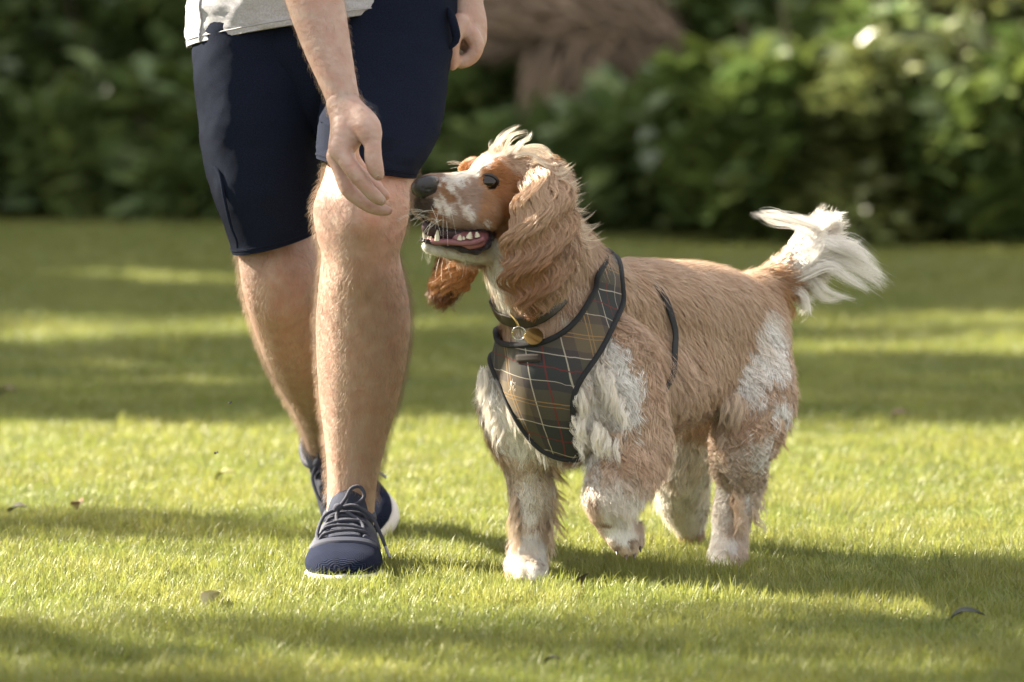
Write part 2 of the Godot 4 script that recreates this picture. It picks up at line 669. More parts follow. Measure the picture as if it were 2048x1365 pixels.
# ---------------------------------------------------------------- shrubs along the far side of the lawn
func build_shrubs() -> void:
	var leafy := tinted(0.38, 0.7)
	var bark := plain(0.10, 0.075, 0.05, 0.95)
	var sprays := [leaf_spray(11, 8, 0.17, 0.13), leaf_spray(12, 9, 0.14, 0.13), leaf_spray(13, 9, 0.11, 0.11)]
	# u, v of the foot, depth, height, half width, sprays, colour, spray kind, label
	var list := [
		[60, -17.6, 0.62, 0.85, 900, Color(0.096, 0.146, 0.050), 1, "low green shrub at the end of the row beyond the walker"],
		[330, -17.2, 0.55, 0.70, 900, Color(0.100, 0.152, 0.055), 0, "low rounded green shrub behind the walker's trailing leg"],
		[620, -17.0, 0.70, 0.80, 900, Color(0.096, 0.146, 0.050), 1, "leafy shrub hidden partly behind the walker's shorts"],
		[950, -17.0, 0.78, 0.75, 1000, Color(0.100, 0.152, 0.055), 0, "leafy green shrub beside the walker's hip"],
		[1340, -15.2, 0.56, 0.60, 1300, Color(0.100, 0.152, 0.055), 0, "rounded grey-green shrub with layered leaves above the dog's back"],
		[1130, -15.8, 0.36, 0.40, 600, Color(0.100, 0.152, 0.055), 0, "small shrub just behind the dog's head"],
		[1640, -14.0, 0.98, 0.62, 1500, Color(0.096, 0.146, 0.050), 1, "tall shrub with pale tips behind the dog's tail"],
		[1850, -13.7, 0.82, 0.50, 1200, Color(0.120, 0.152, 0.050), 2, "dense grey-green shrub right of the dog's tail"],
		[2080, -13.4, 0.75, 0.55, 1000, Color(0.096, 0.146, 0.050), 1, "shrub at the end of the row beyond the dog's tail"],
		[1480, -16.6, 1.15, 0.70, 1100, Color(0.096, 0.146, 0.050), 1, "upright green shrub between the brown heap and the pale shrub"],
		[1960, -16.4, 1.45, 0.75, 1300, Color(0.120, 0.152, 0.050), 2, "tall yellow-green shrub overtopping the others"],
		[2330, -14.5, 1.3, 0.8, 700, Color(0.096, 0.146, 0.050), 1, "tall green shrub beyond the pale ones"],
		[-260, -17.0, 0.9, 0.9, 700, Color(0.096, 0.146, 0.050), 1, "wide shrub beyond the far end of the low ones"],
		[-640, -17.6, 0.95, 0.9, 700, Color(0.100, 0.152, 0.055), 0, "broad shrub two along from the low ones"],
		[-1040, -18.0, 1.10, 1.0, 700, Color(0.096, 0.146, 0.050), 1, "outermost shrub on the walker's side"],
		[2680, -15.2, 1.20, 0.9, 700, Color(0.100, 0.152, 0.055), 0, "outermost shrub on the dog's side"],
		[-260, -19.6, 1.60, 1.1, 900, Color(0.096, 0.146, 0.050), 1, "tall shrub standing behind the wide one"],
		[-740, -20.0, 1.70, 1.2, 900, Color(0.096, 0.146, 0.050), 1, "tall shrub standing behind the broad one"],
		[200, -19.4, 1.50, 1.1, 1100, Color(0.096, 0.146, 0.050), 1, "tall shrub standing behind the low ones at the left"],
		[700, -19.8, 1.60, 1.1, 1000, Color(0.096, 0.146, 0.050), 1, "tall shrub standing behind the walker"],
		[1120, -20.5, 1.60, 0.9, 900, Color(0.100, 0.152, 0.055), 0, "tall shrub standing behind the brown heap"],
		[1700, -19.5, 1.70, 1.1, 1200, Color(0.096, 0.146, 0.050), 1, "tall shrub standing behind the pale-tipped one"],
		[2150, -19.5, 1.80, 1.0, 1000, Color(0.120, 0.152, 0.050), 2, "tall shrub standing behind the yellow-green one"]]
	for s in list:
		var z: float = s[1]
		var x := at(s[0], 400, z).x
		var h: float = s[2]
		var w: float = s[3]
		var t := thing("shrub", s[7], "shrub", "shrubs along the far side of the lawn", Vector3(x, 0, z))
		for q in 6:
			var g := Geo.new()
			var a := TAU * q / 6.0 + rnd(-0.3, 0.3)
			var o := Vector3(cos(a) * w, 0, sin(a) * w) * rnd(0.35, 0.7)
			tube(g, smooth(PackedVector3Array([Vector3(o.x * 0.1, -0.03, o.z * 0.1), o * 0.5 + Vector3(0, h * 0.45, 0), o + Vector3(0, h * rnd(0.75, 0.95), 0)]), 3), PackedFloat32Array([0.018, 0.016, 0.014, 0.012, 0.010, 0.008, 0.005]), 6)
			part("stem", g.mesh(), bark, t)
		var xf := []
		var cols := PackedColorArray()
		var lobes := []
		for q in 16:
			var a := rng.randf() * TAU
			var rr := sqrt(rng.randf()) * 0.8
			lobes.append(Vector4(cos(a) * rr * w, h * rnd(0.15, 0.95) * (1.0 - 0.35 * rr), sin(a) * rr * w, rnd(0.22, 0.36) * w))
		for q in int(s[4] * 0.95):
			var lb: Vector4 = lobes[rng.randi() % 16]
			var d := rvec().normalized()
			var p := Vector3(lb.x, lb.y, lb.z) + d * lb.w * rnd(0.55, 1.05) * Vector3(1, 0.7, 1)
			if p.y < 0.02:
				p.y = rnd(0.02, 0.15)
			var yaw := atan2(d.x, d.z) + rnd(-0.5, 0.5)
			xf.append(Transform3D(Basis.from_euler(Vector3(rnd(-0.3, 0.7), yaw, rnd(-0.3, 0.3))) * Basis.from_scale(Vector3.ONE * rnd(0.75, 1.25)), p))
			var col: Color = s[5]
			col = col * rnd(0.85, 1.6)
			col = col.lerp(Color(col.r * 1.6, col.g * 1.15, col.b * 0.7), rng.randf() * 0.5)
			cols.append(col)
		scatter("foliage", sprays[s[6]], leafy, xf, cols, t)
	# dark trees of the wood behind
	var deep := tinted(0.6, 0.4)
	var crown_spray := leaf_spray(21, 16, 0.16, 0.22)
	var k := 0
	for x in [-6.5, -4.0, -1.6, 0.9, 3.2, 5.6, 8.0, -9.2, -12.0, 10.6]:
		var words: String = ["slim", "leaning", "thick-trunked", "straight", "smooth-barked", "bent", "short", "rough-barked", "upright", "narrow"][k]
		var t := thing("woodland_tree", words + " tree of the wood behind the shrubs", "tree", "trees of the wood behind the shrubs", Vector3(x + rnd(-0.4, 0.4), 0, -23.5 + rnd(-0.8, 0.8)))
		k += 1
		var g := Geo.new()
		var wide: float = [0.10, 0.14, 0.26, 0.17, 0.15, 0.16, 0.14, 0.2, 0.18, 0.11][k - 1]
		var lean: float = [0.1, 0.9, 0.1, 0.0, 0.15, -0.5, 0.1, 0.2, 0.0, 0.1][k - 1]
		tube(g, smooth(PackedVector3Array([Vector3(0, -0.1, 0), Vector3(lean * 0.3, 1.6, 0), Vector3(lean * 0.5, 3.5, 0.1), Vector3(lean, 6.5, 0)]), 4), PackedFloat32Array([wide * 1.2, wide, wide * 0.95, wide * 0.9, wide * 0.85, wide * 0.8, wide * 0.7, wide * 0.6, wide * 0.55, wide * 0.5, wide * 0.4, wide * 0.3, wide * 0.15]), 10)
		part("trunk", g.mesh(), bark, t)
		var xf := []
		var cols := PackedColorArray()
		for q in 2600:
			var d := rvec()
			if d.length() > 1.0:
				continue
			xf.append(Transform3D(Basis.from_euler(rvec() * PI) * Basis.from_scale(Vector3.ONE * rnd(0.8, 1.4)), Vector3(d.x * 2.1 + lean * 0.5, 3.4 + d.y * 3.3, d.z * 1.7)))
			cols.append(Color(0.05, 0.085, 0.022) * rnd(0.7, 1.4))
		scatter("crown", crown_spray, deep, xf, cols, t)
	build_heap()

func build_heap() -> void:
	# a brown arched heap of dead brushwood standing among the shrubs
	var z := -16.2
	var foot := at(1230, 470, z)
	var t := thing("brushwood_heap", "brown weathered heap of dead brushwood arching among the green shrubs", "brushwood", "", Vector3(foot.x, 0, z))
	var o := t.position
	var m := triplanar(plain(0.20, 0.145, 0.10, 0.95), noise_tex(256, 0.04, Color(0.4, 0.36, 0.34), Color(1, 1, 1), 31), 2.5)
	var arch := [[1000, 20, z], [1110, 10, z + 0.1], [1240, 40, z + 0.15], [1330, 110, z + 0.12], [1385, 230, z + 0.05], [1400, 420, z]]
	var trunk := [[1180, 90, z + 0.1], [1130, 180, z + 0.2], [1110, 260, z + 0.22], [1100, 440, z + 0.2]]
	var g1 := nets(field_of([chain([[1010, 40, z, 50], [1110, 40, z, 72], [1230, 90, z, 110], [1300, 170, z, 105], [1330, 290, z, 90], [1340, 440, z, 80]])], 0.03, 0.05))
	for q in g1.v.size():
		g1.v[q] -= o
	part("bent_log", g1.mesh(), m, t)
	var g2 := nets(field_of([chain([[1200, 90, z, 40], [1140, 170, z + 0.1, 48], [1115, 260, z + 0.15, 46], [1100, 460, z + 0.15, 50]])], 0.03, 0.05))
	for q in g2.v.size():
		g2.v[q] -= o
	part("propped_log", g2.mesh(), m, t)
	var stick := Geo.new()
	tube(stick, smooth(PackedVector3Array([Vector3(-0.5, 0, 0), Vector3(0, 0.05, 0.02), Vector3(0.5, -0.03, 0)]), 3), PackedFloat32Array([0.02, 0.03, 0.034, 0.03, 0.026, 0.02, 0.01]), 5)
	var xf := []
	var cols := PackedColorArray()
	for path in [arch, trunk]:
		var pts := PackedVector3Array()
		for a in path:
			pts.append(at(a[0], a[1], a[2]) - o)
		pts = smooth(pts, 12)
		for q in 420:
			var k := rng.randi() % (pts.size() - 1)
			var d := (pts[k + 1] - pts[k]).normalized()
			var p := pts[k] + rvec() * 0.13 + Vector3(0, -0.06, 0.03)
			var y := (d + rvec() * 0.35).normalized()
			var x := y.cross(Vector3(0, 0, 1)).normalized()
			var b := Basis(y * rnd(0.25, 0.6), x, y.cross(x))
			b = Basis(b.x, b.y * rnd(0.25, 0.6), b.z * rnd(0.25, 0.6))
			xf.append(Transform3D(b, p))
			cols.append(Color(0.23, 0.165, 0.115) * rnd(0.6, 1.3))
	scatter("dead_twigs", stick.mesh(), tinted(0.9), xf, cols, t)
# ---------------------------------------------------------------- cloth: lofted rings
func loft_rows(list: Array, per: int, seg: int, wr: float, seed_n: int, power := 2.0) -> Array:
	# list of [u, v, z, half width px, half depth px, rise of the right end px, sag of the front px]; wr: wrinkle height in metres
	var cs := PackedVector3Array()
	var dims := PackedVector3Array()
	var tilt := PackedVector3Array()
	for a in list:
		cs.append(at(a[0], a[1], a[2]))
		dims.append(Vector3(px(a[3], a[2]), px(a[4], a[2]), 0))
		tilt.append(Vector3(px(a[5], a[2]), px(a[6], a[2]), 0))
	cs = smooth(cs, per)
	dims = smooth(dims, per)
	tilt = smooth(tilt, per)
	var rows := []
	for r in cs.size():
		var row := PackedVector3Array()
		for q in seg:
			var a := TAU * q / seg
			var ca := cos(a)
			var sa := sin(a)
			var e := 2.0 / power
			var x := signf(ca) * pow(absf(ca), e)
			var zz := signf(sa) * pow(absf(sa), e)
			var p := cs[r] + Vector3(x * dims[r].x, x * tilt[r].x - maxf(zz, 0.0) * tilt[r].y, zz * dims[r].y)
			var out := Vector3(ca, 0, sa)
			var w1 := noise.get_noise_3d(p.x * 6.0 + seed_n, p.y * 10.0, p.z * 6.0)
			var w2 := noise.get_noise_3d(p.x * 18.0, p.y * 38.0 + seed_n, p.z * 18.0)
			var ridge := 1.0 - absf(noise.get_noise_3d(p.x * 9.0 + p.y * 6.0, p.y * 13.0 + seed_n * 2.0, p.z * 6.0)) * 4.0
			row.append(p + out * wr * (w1 * 0.9 + w2 * 0.14 + maxf(ridge, 0.0) * 0.30))
		rows.append(row)
	return rows

func build_person() -> void:
	var man := thing("person", "man in grey shirt, navy shorts and navy trainers striding beside the dog, hand held down", "person")
	# ---- skin: one body of blended chains
	var rear_leg := chain([[520, 20, -0.30, 95], [515, 250, -0.28, 88], [540, 430, -0.27, 80], [557, 520, -0.27, 79], [562, 575, -0.28, 76], [578, 640, -0.35, 74], [602, 715, -0.45, 70], [626, 790, -0.57, 53], [641, 855, -0.68, 39], [647, 900, -0.76, 34], [662, 940, -0.82, 34]])
	var front_leg := chain([[790, 20, -0.28, 98], [778, 220, -0.19, 92], [735, 360, -0.09, 87], [722, 430, -0.075, 85], [720, 500, -0.085, 77], [723, 560, -0.11, 85], [726, 630, -0.14, 95], [724, 700, -0.16, 92], [718, 780, -0.18, 82], [712, 860, -0.195, 66], [706, 940, -0.21, 52], [702, 1000, -0.215, 47], [700, 1045, -0.22, 49], [697, 1100, -0.21, 42]])
	var cap1 := chain([[716, 410, -0.055, 55], [718, 470, -0.05, 48]], 2)
	var cap2 := chain([[548, 545, -0.245, 48], [552, 590, -0.255, 42]], 2)
	var knee_bones := [chain([[672, 425, -0.075, 36], [676, 455, -0.075, 32]], 2), chain([[772, 425, -0.08, 36], [768, 455, -0.08, 32]], 2), chain([[722, 412, -0.025, 30], [722, 440, -0.018, 30]], 2), chain([[716, 515, -0.04, 20], [715, 545, -0.048, 18]], 2)]
	var shin := chain([[716, 560, -0.07, 42], [714, 720, -0.115, 40], [706, 880, -0.165, 34], [702, 1000, -0.19, 30]])
	var hips := chain([[520, -40, -0.29, 100], [640, -60, -0.29, 118], [780, -40, -0.29, 100]])
	var torso := chain([[640, -40, -0.29, 130], [635, -300, -0.25, 125], [632, -520, -0.2, 150], [630, -650, -0.15, 130], [632, -800, -0.1, 60], [636, -900, -0.05, 56]])
	var should := chain([[455, -690, -0.12, 70], [632, -720, -0.13, 90], [815, -700, -0.18, 70]])
	var head := chain([[638, -1080, -0.03, 108], [640, -1000, 0.0, 95], [642, -930, 0.02, 66]])
	var nose := chain([[640, -1010, 0.06, 16], [641, -975, 0.085, 19]], 2)
	var ear_a := chain([[528, -1030, -0.03, 14], [530, -985, -0.02, 12]], 2)
	var ear_b := chain([[750, -1030, -0.03, 14], [750, -985, -0.02, 12]], 2)
	var arm_r := chain([[455, -690, -0.12, 66], [510, -470, -0.04, 58], [565, -250, 0.03, 56], [604, -100, 0.07, 62], [630, 0, 0.095, 58], [652, 85, 0.115, 49], [673, 155, 0.135, 39], [686, 200, 0.147, 34], [694, 232, 0.155, 35]])
	var arm_l := chain([[815, -700, -0.18, 66], [885, -480, -0.28, 56], [935, -260, -0.33, 52], [938, -120, -0.31, 50], [934, -30, -0.28, 36], [934, 20, -0.27, 33]])
	var mass := nets(field_of([rear_leg, front_leg, cap1, cap2, shin, hips, torso, should, arm_r, arm_l] + knee_bones, 0.0085, 0.030))
	# head and hands on finer grids, in the same surface
	mass.join(nets(field_of([head, nose, ear_a, ear_b, chain([[632, -800, -0.1, 58], [637, -920, -0.04, 54]])], 0.008, 0.02)))
	var palm_a := chain([[686, 205, 0.148, 34], [697, 240, 0.160, 35], [690, 275, 0.178, 27], [679, 303, 0.186, 20]])
	var palm_b := chain([[688, 215, 0.140, 30], [690, 255, 0.140, 30], [680, 290, 0.140, 24], [673, 316, 0.150, 17]])
	var palm_c := chain([[690, 225, 0.130, 26], [697, 265, 0.115, 26], [692, 300, 0.110, 20], [690, 322, 0.115, 16]])
	var palm_d := chain([[695, 235, 0.125, 22], [702, 270, 0.095, 22], [697, 300, 0.088, 18]])
	var thumb_base := chain([[708, 222, 0.165, 24], [730, 245, 0.185, 26], [739, 265, 0.196, 23]])
	var thumb := chain([[736, 258, 0.192, 24], [745, 290, 0.202, 17.5], [746, 314, 0.206, 18], [751, 336, 0.208, 16.5], [757, 350, 0.208, 12]])
	var f_index := chain([[679, 300, 0.186, 20], [694, 324, 0.198, 17], [711, 348, 0.203, 17], [727, 368, 0.203, 14.5], [741, 384, 0.200, 14.5], [754, 396, 0.196, 13], [763, 402, 0.193, 10]])
	var f_middle := chain([[672, 312, 0.152, 18], [683, 346, 0.160, 16.5], [696, 378, 0.166, 16.5], [717, 398, 0.168, 14.5], [739, 412, 0.168, 14.5], [760, 419, 0.168, 13], [775, 422, 0.168, 10]])
	var f_ring := chain([[691, 318, 0.118, 16], [715, 345, 0.116, 15.5], [737, 362, 0.116, 15], [752, 376, 0.118, 13], [763, 386, 0.120, 12], [771, 392, 0.121, 10]])
	var f_little := chain([[697, 302, 0.086, 15], [718, 334, 0.078, 13.5], [736, 352, 0.078, 12.5], [750, 366, 0.082, 11], [758, 374, 0.085, 9]])
	var web := chain([[718, 255, 0.18, 20], [700, 285, 0.178, 20]], 2)
	var hand_r := nets(field_of([palm_a, palm_b, palm_c, palm_d, thumb_base, thumb, web, f_index, f_middle, f_ring, f_little], 0.0030, 0.008))
	mass.join(hand_r)
	var lp := chain([[934, 10, -0.27, 33], [938, 45, -0.265, 36], [942, 75, -0.262, 32]])
	var lp2 := chain([[928, 30, -0.27, 28], [925, 65, -0.275, 26]], 2)
	var lf := [lp, lp2]
	for q in 4:
		var dz := -0.235 - 0.018 * q
		var s := 1.0 - 0.06 * q
		lf.append(chain([[943 - q, 70, dz, 17 * s], [953 - q * 2, 92, dz, 15.5 * s], [943 - q, 114, dz, 14.5 * s], [922, 124, dz, 13.5 * s], [910, 116, dz, 11 * s]]))
	lf.append(chain([[920, 45, -0.235, 20], [908, 75, -0.222, 16], [904, 100, -0.22, 15], [906, 122, -0.222, 12.5], [905, 133, -0.223, 9]]))
	mass.join(nets(field_of(lf, 0.0032, 0.008)))
	paint(mass, Color(1, 1, 1))
	var skin := StandardMaterial3D.new()
	skin.albedo_color = lin(0.445, 0.318, 0.258)
	skin.roughness = 0.52
	skin.metallic_specular = 0.45
	triplanar(skin, noise_tex(512, 0.022, Color(0.95, 0.87, 0.85), Color(1.0, 1.0, 1.0), 12, 5, 0.25, 0.75), 3.2)
	relief(skin, 512, 0.06, 15, 0.10)
	skin.subsurf_scatter_enabled = true
	skin.subsurf_scatter_strength = 0.12
	part("body", mass.mesh(), skin, man)
	# nails
	var nail_mat := plain(0.55, 0.38, 0.33, 0.28)
	for nl in [[754.5, 345, 0.2165, 7.5, 9.5, 0.3], [763.5, 399, 0.2005, 5, 6, 0.8]]:
		var ng := Geo.new()
		var rows := []
		for r in 7:
			var row := PackedVector3Array()
			var t := r / 6.0 * 2.0 - 1.0
			for q in 7:
				var s := (q / 6.0 * 2.0 - 1.0) * sqrt(maxf(0.0, 1.0 - pow(absf(t), 4.0)))
				var uu: float = nl[0] + s * nl[3] * cos(nl[5]) + t * nl[4] * sin(nl[5]) * 0.6
				var vv: float = nl[1] - s * nl[3] * sin(nl[5]) + t * nl[4]
				row.append(at(uu, vv, nl[2] - 0.0022 * s * s - 0.001 * t * t))
			rows.append(row)
		grid_mesh(ng, rows, false, [], -1.0)
		part("fingernail", ng.mesh(), nail_mat, man)
	# hair of the head
	var hg := nets(field_of([chain([[636, -1100, -0.05, 112], [634, -1030, -0.075, 104], [634, -960, -0.08, 76]])], 0.008, 0.02))
	part("hair", hg.mesh(), relief(plain(0.09, 0.055, 0.03, 0.6), 256, 0.08, 17, 0.8), man)
	var eye_geo := SphereMesh.new()
	eye_geo.radius = 0.012
	eye_geo.height = 0.024
	eye_geo.radial_segments = 16
	eye_geo.rings = 8
	for eu in [604, 677]:
		var e := part("eye", eye_geo, plain(0.10, 0.07, 0.05, 0.15), man)
		e.position = at(eu, -1020, 0.062)
	body_hair(man, mass)
	build_clothes(man)
	var sm := shoe_meshes()
	var front := place_shoe(man, sm)
	var toe := at(683, 1168, 0.028)
	var heel := at(702, 1130, -0.262)
	var zdir := (Vector3(toe.x, 0, toe.z) - Vector3(heel.x, 0, heel.z)).normalized()
	front.transform = Transform3D(Basis(Vector3.UP.cross(zdir), Vector3.UP, zdir), Vector3(heel.x, -0.009, heel.z))
	var back := place_shoe(man, sm)
	# trailing foot: heel up, weight on the toes
	var tip := at(748, 1084, -0.60)
	var reach := tip - at(641, 893, -0.77)
	var up0 := Vector3(-0.50, 0.70, 0.50)
	var up := up0.normalized()
	var d := reach.normalized()
	for q in 4:
		d = (reach + up * 0.078).normalized()
		up = (up0 - d * up0.dot(d)).normalized()
	back.transform = Transform3D(Basis(up.cross(d), up, d), tip - d * 0.285 - up * 0.012)

func body_hair(man: Node3D, g: Geo) -> void:
	# fine body hair on shins, calves, knees and forearms
	var h := Geo.new()
	for s in 3:
		var r := RandomNumberGenerator.new()
		r.seed = 60 + s
		var p := PackedVector3Array()
		var o := Vector3(r.randf_range(-0.3, 0.3), 0, r.randf_range(-0.3, 0.3))
		var cv := r.randf_range(0.1, 0.5)
		for k in 5:
			var t := k / 4.0
			p.append(o + Vector3(cv * t * t * 0.6, t, 0.25 * sin(t * 3.0 + s)))
		tube(h, p, PackedFloat32Array([0.009, 0.0085, 0.007, 0.005, 0.001]), 3)
	var xf := []
	var cols := PackedColorArray()
	var n := g.i.size() / 3
	for t in n:
		var a := g.v[g.i[t * 3]]
		var b := g.v[g.i[t * 3 + 1]]
		var c := g.v[g.i[t * 3 + 2]]
		if a.y > 1.0 or a.y < 0.10:
			continue
		var m := (a + b + c) / 3.0
		var leg := m.y < 0.56 and m.z < -0.0 and m.x < -0.1
		var arm := m.y > 0.63 and m.z > 0.05 and m.x < -0.15
		if not leg and not arm:
			continue
		var area := (b - a).cross(c - a).length() * 0.5
		var dens := 34000.0 if leg else 24000.0
		if leg and m.x > -0.20 and m.y > 0.42:
			dens *= 0.45
		var want := area * dens
		var cnt := int(want) + (1 if rng.randf() < want - int(want) else 0)
		for q in cnt:
			var r1 := sqrt(rng.randf())
			var r2 := rng.randf()
			var p := a * (1.0 - r1) + b * r1 * (1.0 - r2) + c * r1 * r2
			var nn := g.n[g.i[t * 3]]
			var flow := Vector3(rnd(-0.5, 0.5), -1.0, rnd(-0.5, 0.5)) + (Vector3(0.3, 0, 0.2) if arm else Vector3.ZERO)
			flow = (flow - nn * flow.dot(nn)).normalized()
			var y := (flow * rnd(0.5, 1.0) + nn * rnd(0.35, 1.0)).normalized()
			var x := y.cross(nn).normalized()
			var l := rnd(0.007, 0.016) if leg else rnd(0.005, 0.010)
			xf.append(Transform3D(Basis(x * l * 0.9, y * l, x.cross(y) * l * 0.9), p - nn * 0.0006))
			cols.append(Color(0.46, 0.35, 0.25) * rnd(0.6, 1.25))
	scatter("body_hair", h.mesh(), tinted(0.4, 0.7), xf, cols, man)

func stitch(rows: Array, r: int, q0: int, q1: int, seg: int, off: float) -> PackedVector3Array:
	var p := PackedVector3Array()
	var cm := Vector3.ZERO
	for q in seg:
		cm += rows[r][q] / seg
	for q in range(q0, q1 + 1):
		var a: Vector3 = rows[r][(q + seg) % seg]
		p.append(a + (a - cm).normalized() * off)
	return p

func build_clothes(man: Node3D) -> void:
	var seg := 96
	var navy := plain(0.0105, 0.0150, 0.0295, 0.95)
	triplanar(navy, noise_tex(512, 0.09, Color(0.72, 0.72, 0.75), Color(1, 1, 1), 22, 4), 9.0)
	relief(navy, 512, 0.25, 23, 0.06)
	navy.metallic_specular = 0.2
	var thread := plain(0.010, 0.013, 0.025, 0.9)
	thread.metallic_specular = 0.2
	var shorts := Geo.new()
	# trailing leg
	var ra := loft_rows([[530, -30, -0.27, 130, 130, 0, 0], [511, 90, -0.26, 126, 126, 0, 0], [512, 190, -0.25, 121, 126, 0, 0], [518, 270, -0.245, 118, 124, 4, 0], [530, 360, -0.24, 110, 118, 10, 4], [545, 440, -0.24, 95, 109, 18, 8], [549, 468, -0.24, 89, 103, 22, 10], [551, 484, -0.24, 87.5, 101, 23, 11]], 9, seg, 0.0046, 11)
	grid_mesh(shorts, ra, true)
	# leading leg
	var la := loft_rows([[775, -60, -0.27, 140, 140, 0, 0], [782, 60, -0.235, 128, 128, 0, 0], [774, 150, -0.19, 121, 122, -4, 0], [764, 230, -0.145, 124, 118, -10, 0], [748, 290, -0.11, 112, 114, -14, 2], [737, 318, -0.095, 102, 110, -18, 4], [733, 336, -0.09, 99, 108, -20, 4]], 9, seg, 0.0044, 47)
	grid_mesh(shorts, la, true)
	# seat
	grid_mesh(shorts, loft_rows([[640, -190, -0.28, 235, 150, 0, 0], [640, -60, -0.28, 245, 150, 0, 0], [642, 40, -0.27, 247, 140, 0, 0], [640, 110, -0.26, 215, 128, 0, 0], [632, 170, -0.25, 120, 100, 0, 0], [632, 230, -0.25, 80, 80, 0, 0], [634, 275, -0.25, 36, 50, 0, 0]], 7, seg, 0.005, 5), true)
	# inside of the hems, so that the legs come out of an opening
	for rows in [ra, la]:
		var last: PackedVector3Array = rows[rows.size() - 1]
		var inner := []
		for st in [[0.0, 0.0], [0.0025, -0.001], [0.005, 0.004], [0.006, 0.05]]:
			var row := PackedVector3Array()
			var m := Vector3.ZERO
			for p in last:
				m += p / seg
			for p in last:
				row.append(p - (p - m).normalized() * st[0] + Vector3(0, st[1], 0))
			inner.append(row)
		grid_mesh(shorts, inner, true)
	var so := part("shorts", shorts.mesh(), navy, man, "navy jersey shorts with stitched hems")
	for rows in [ra, la]:
		var hem := Geo.new()
		for k in [5, 6]:
			tube(hem, stitch(rows, rows.size() - 1 - k, 0, seg, seg, 0.0004), const_r(0.0007), 4)
		part("hem_stitching", hem.mesh(), thread, so)
	# slanted pocket openings: a welt at the side
	var pocket2 := Geo.new()
	tube(pocket2, smooth(PackedVector3Array([at(896, 15, -0.20), at(908, 50, -0.19), at(912, 78, -0.19), at(900, 98, -0.19)]), 5), PackedFloat32Array([0.001, 0.003, 0.005, 0.006, 0.006, 0.006, 0.006, 0.006, 0.006, 0.006, 0.005, 0.005, 0.004, 0.003, 0.002, 0.001]), 8)
	part("pocket_welt", pocket2.mesh(), navy, so)
	# side seam fold of the trailing leg
	var seam := Geo.new()
	tube(seam, smooth(PackedVector3Array([at(424, 330, -0.20), at(440, 350, -0.185), at(449, 400, -0.18), at(462, 455, -0.18), at(472, 480, -0.18), at(474, 497, -0.18)]), 5), PackedFloat32Array([0.001, 0.002, 0.003, 0.003, 0.003, 0.003, 0.003, 0.003, 0.003, 0.003, 0.0025, 0.0025, 0.0025, 0.0025, 0.0025, 0.0025, 0.002, 0.002, 0.002, 0.002, 0.002, 0.002, 0.002, 0.002, 0.002, 0.002]), 6)
	part("side_seam", seam.mesh(), navy, so)
	# shirt
	var grey := plain(0.42, 0.42, 0.435, 0.85)
	triplanar(grey, noise_tex(512, 0.07, Color(0.88, 0.88, 0.89), Color(1, 1, 1), 33, 4), 7.0)
	relief(grey, 512, 0.22, 34, 0.04)
	var shirt := Geo.new()
	var ta := loft_rows([[636, 58, -0.275, 264, 176, 38, -14], [636, 44, -0.275, 265, 177, 38, -14], [636, 10, -0.275, 266, 178, 34, -10], [636, -90, -0.27, 266, 176, 18, 0], [634, -260, -0.25, 258, 172, 6, 0], [632, -480, -0.2, 262, 176, 0, 0], [632, -640, -0.15, 250, 160, 0, 0], [632, -740, -0.13, 190, 125, 0, 0], [632, -800, -0.11, 84, 84, 0, 0]], 9, seg, 0.0095, 71)
	grid_mesh(shirt, ta, true, [], -1.0)
	var lastr: PackedVector3Array = ta[0]
	var inn := []
	for st in [[0.0, 0.0], [0.002, -0.001], [0.004, 0.004], [0.005, 0.06]]:
		var row := PackedVector3Array()
		for p in lastr:
			row.append(p - (p - at(636, 58, -0.275)).normalized() * st[0] + Vector3(0, st[1], 0))
		inn.append(row)
	grid_mesh(shirt, inn, true)
	for sl in [[[455, -690, -0.12, 92], [488, -560, -0.07, 88], [515, -450, -0.035, 84]], [[815, -700, -0.18, 92], [850, -580, -0.23, 86], [885, -480, -0.28, 80]]]:
		var p := PackedVector3Array()
		var r := PackedFloat32Array()
		for a in sl:
			p.append(at(a[0], a[1], a[2]))
			r.append(px(a[3], a[2]))
		tube(shirt, p, r, 24)
	var sh := part("t_shirt", shirt.mesh(), grey, man, "pale grey t-shirt with a stitched hem")
	var st1 := Geo.new()
	tube(st1, stitch(ta, 8, 0, seg, seg, 0.0004), const_r(0.0008), 4)
	part("hem_stitching", st1.mesh(), plain(0.36, 0.36, 0.37, 0.8), sh)
	var ss := Geo.new()
	var sp := PackedVector3Array()
	for r in range(0, 30):
		var a: Vector3 = ta[r][int(seg * 0.42)]
		sp.append(a + Vector3(-0.0005, 0, 0.0008))
	tube(ss, sp, const_r(0.0016), 6)
	part("side_seam", ss.mesh(), grey, sh)

# ---------------------------------------------------------------- trainers
const SHOE := [[-0.002, 0.012, 0.020, 0.048], [0.006, 0.026, 0.040, 0.050], [0.03, 0.034, 0.046, 0.050], [0.07, 0.037, 0.047, 0.048], [0.11, 0.040, 0.045, 0.046], [0.15, 0.044, 0.039, 0.043], [0.19, 0.0495, 0.031, 0.038], [0.225, 0.0525, 0.024, 0.034], [0.255, 0.048, 0.020, 0.031], [0.275, 0.036, 0.015, 0.028], [0.285, 0.022, 0.009, 0.026], [0.289, 0.008, 0.004, 0.0245]]

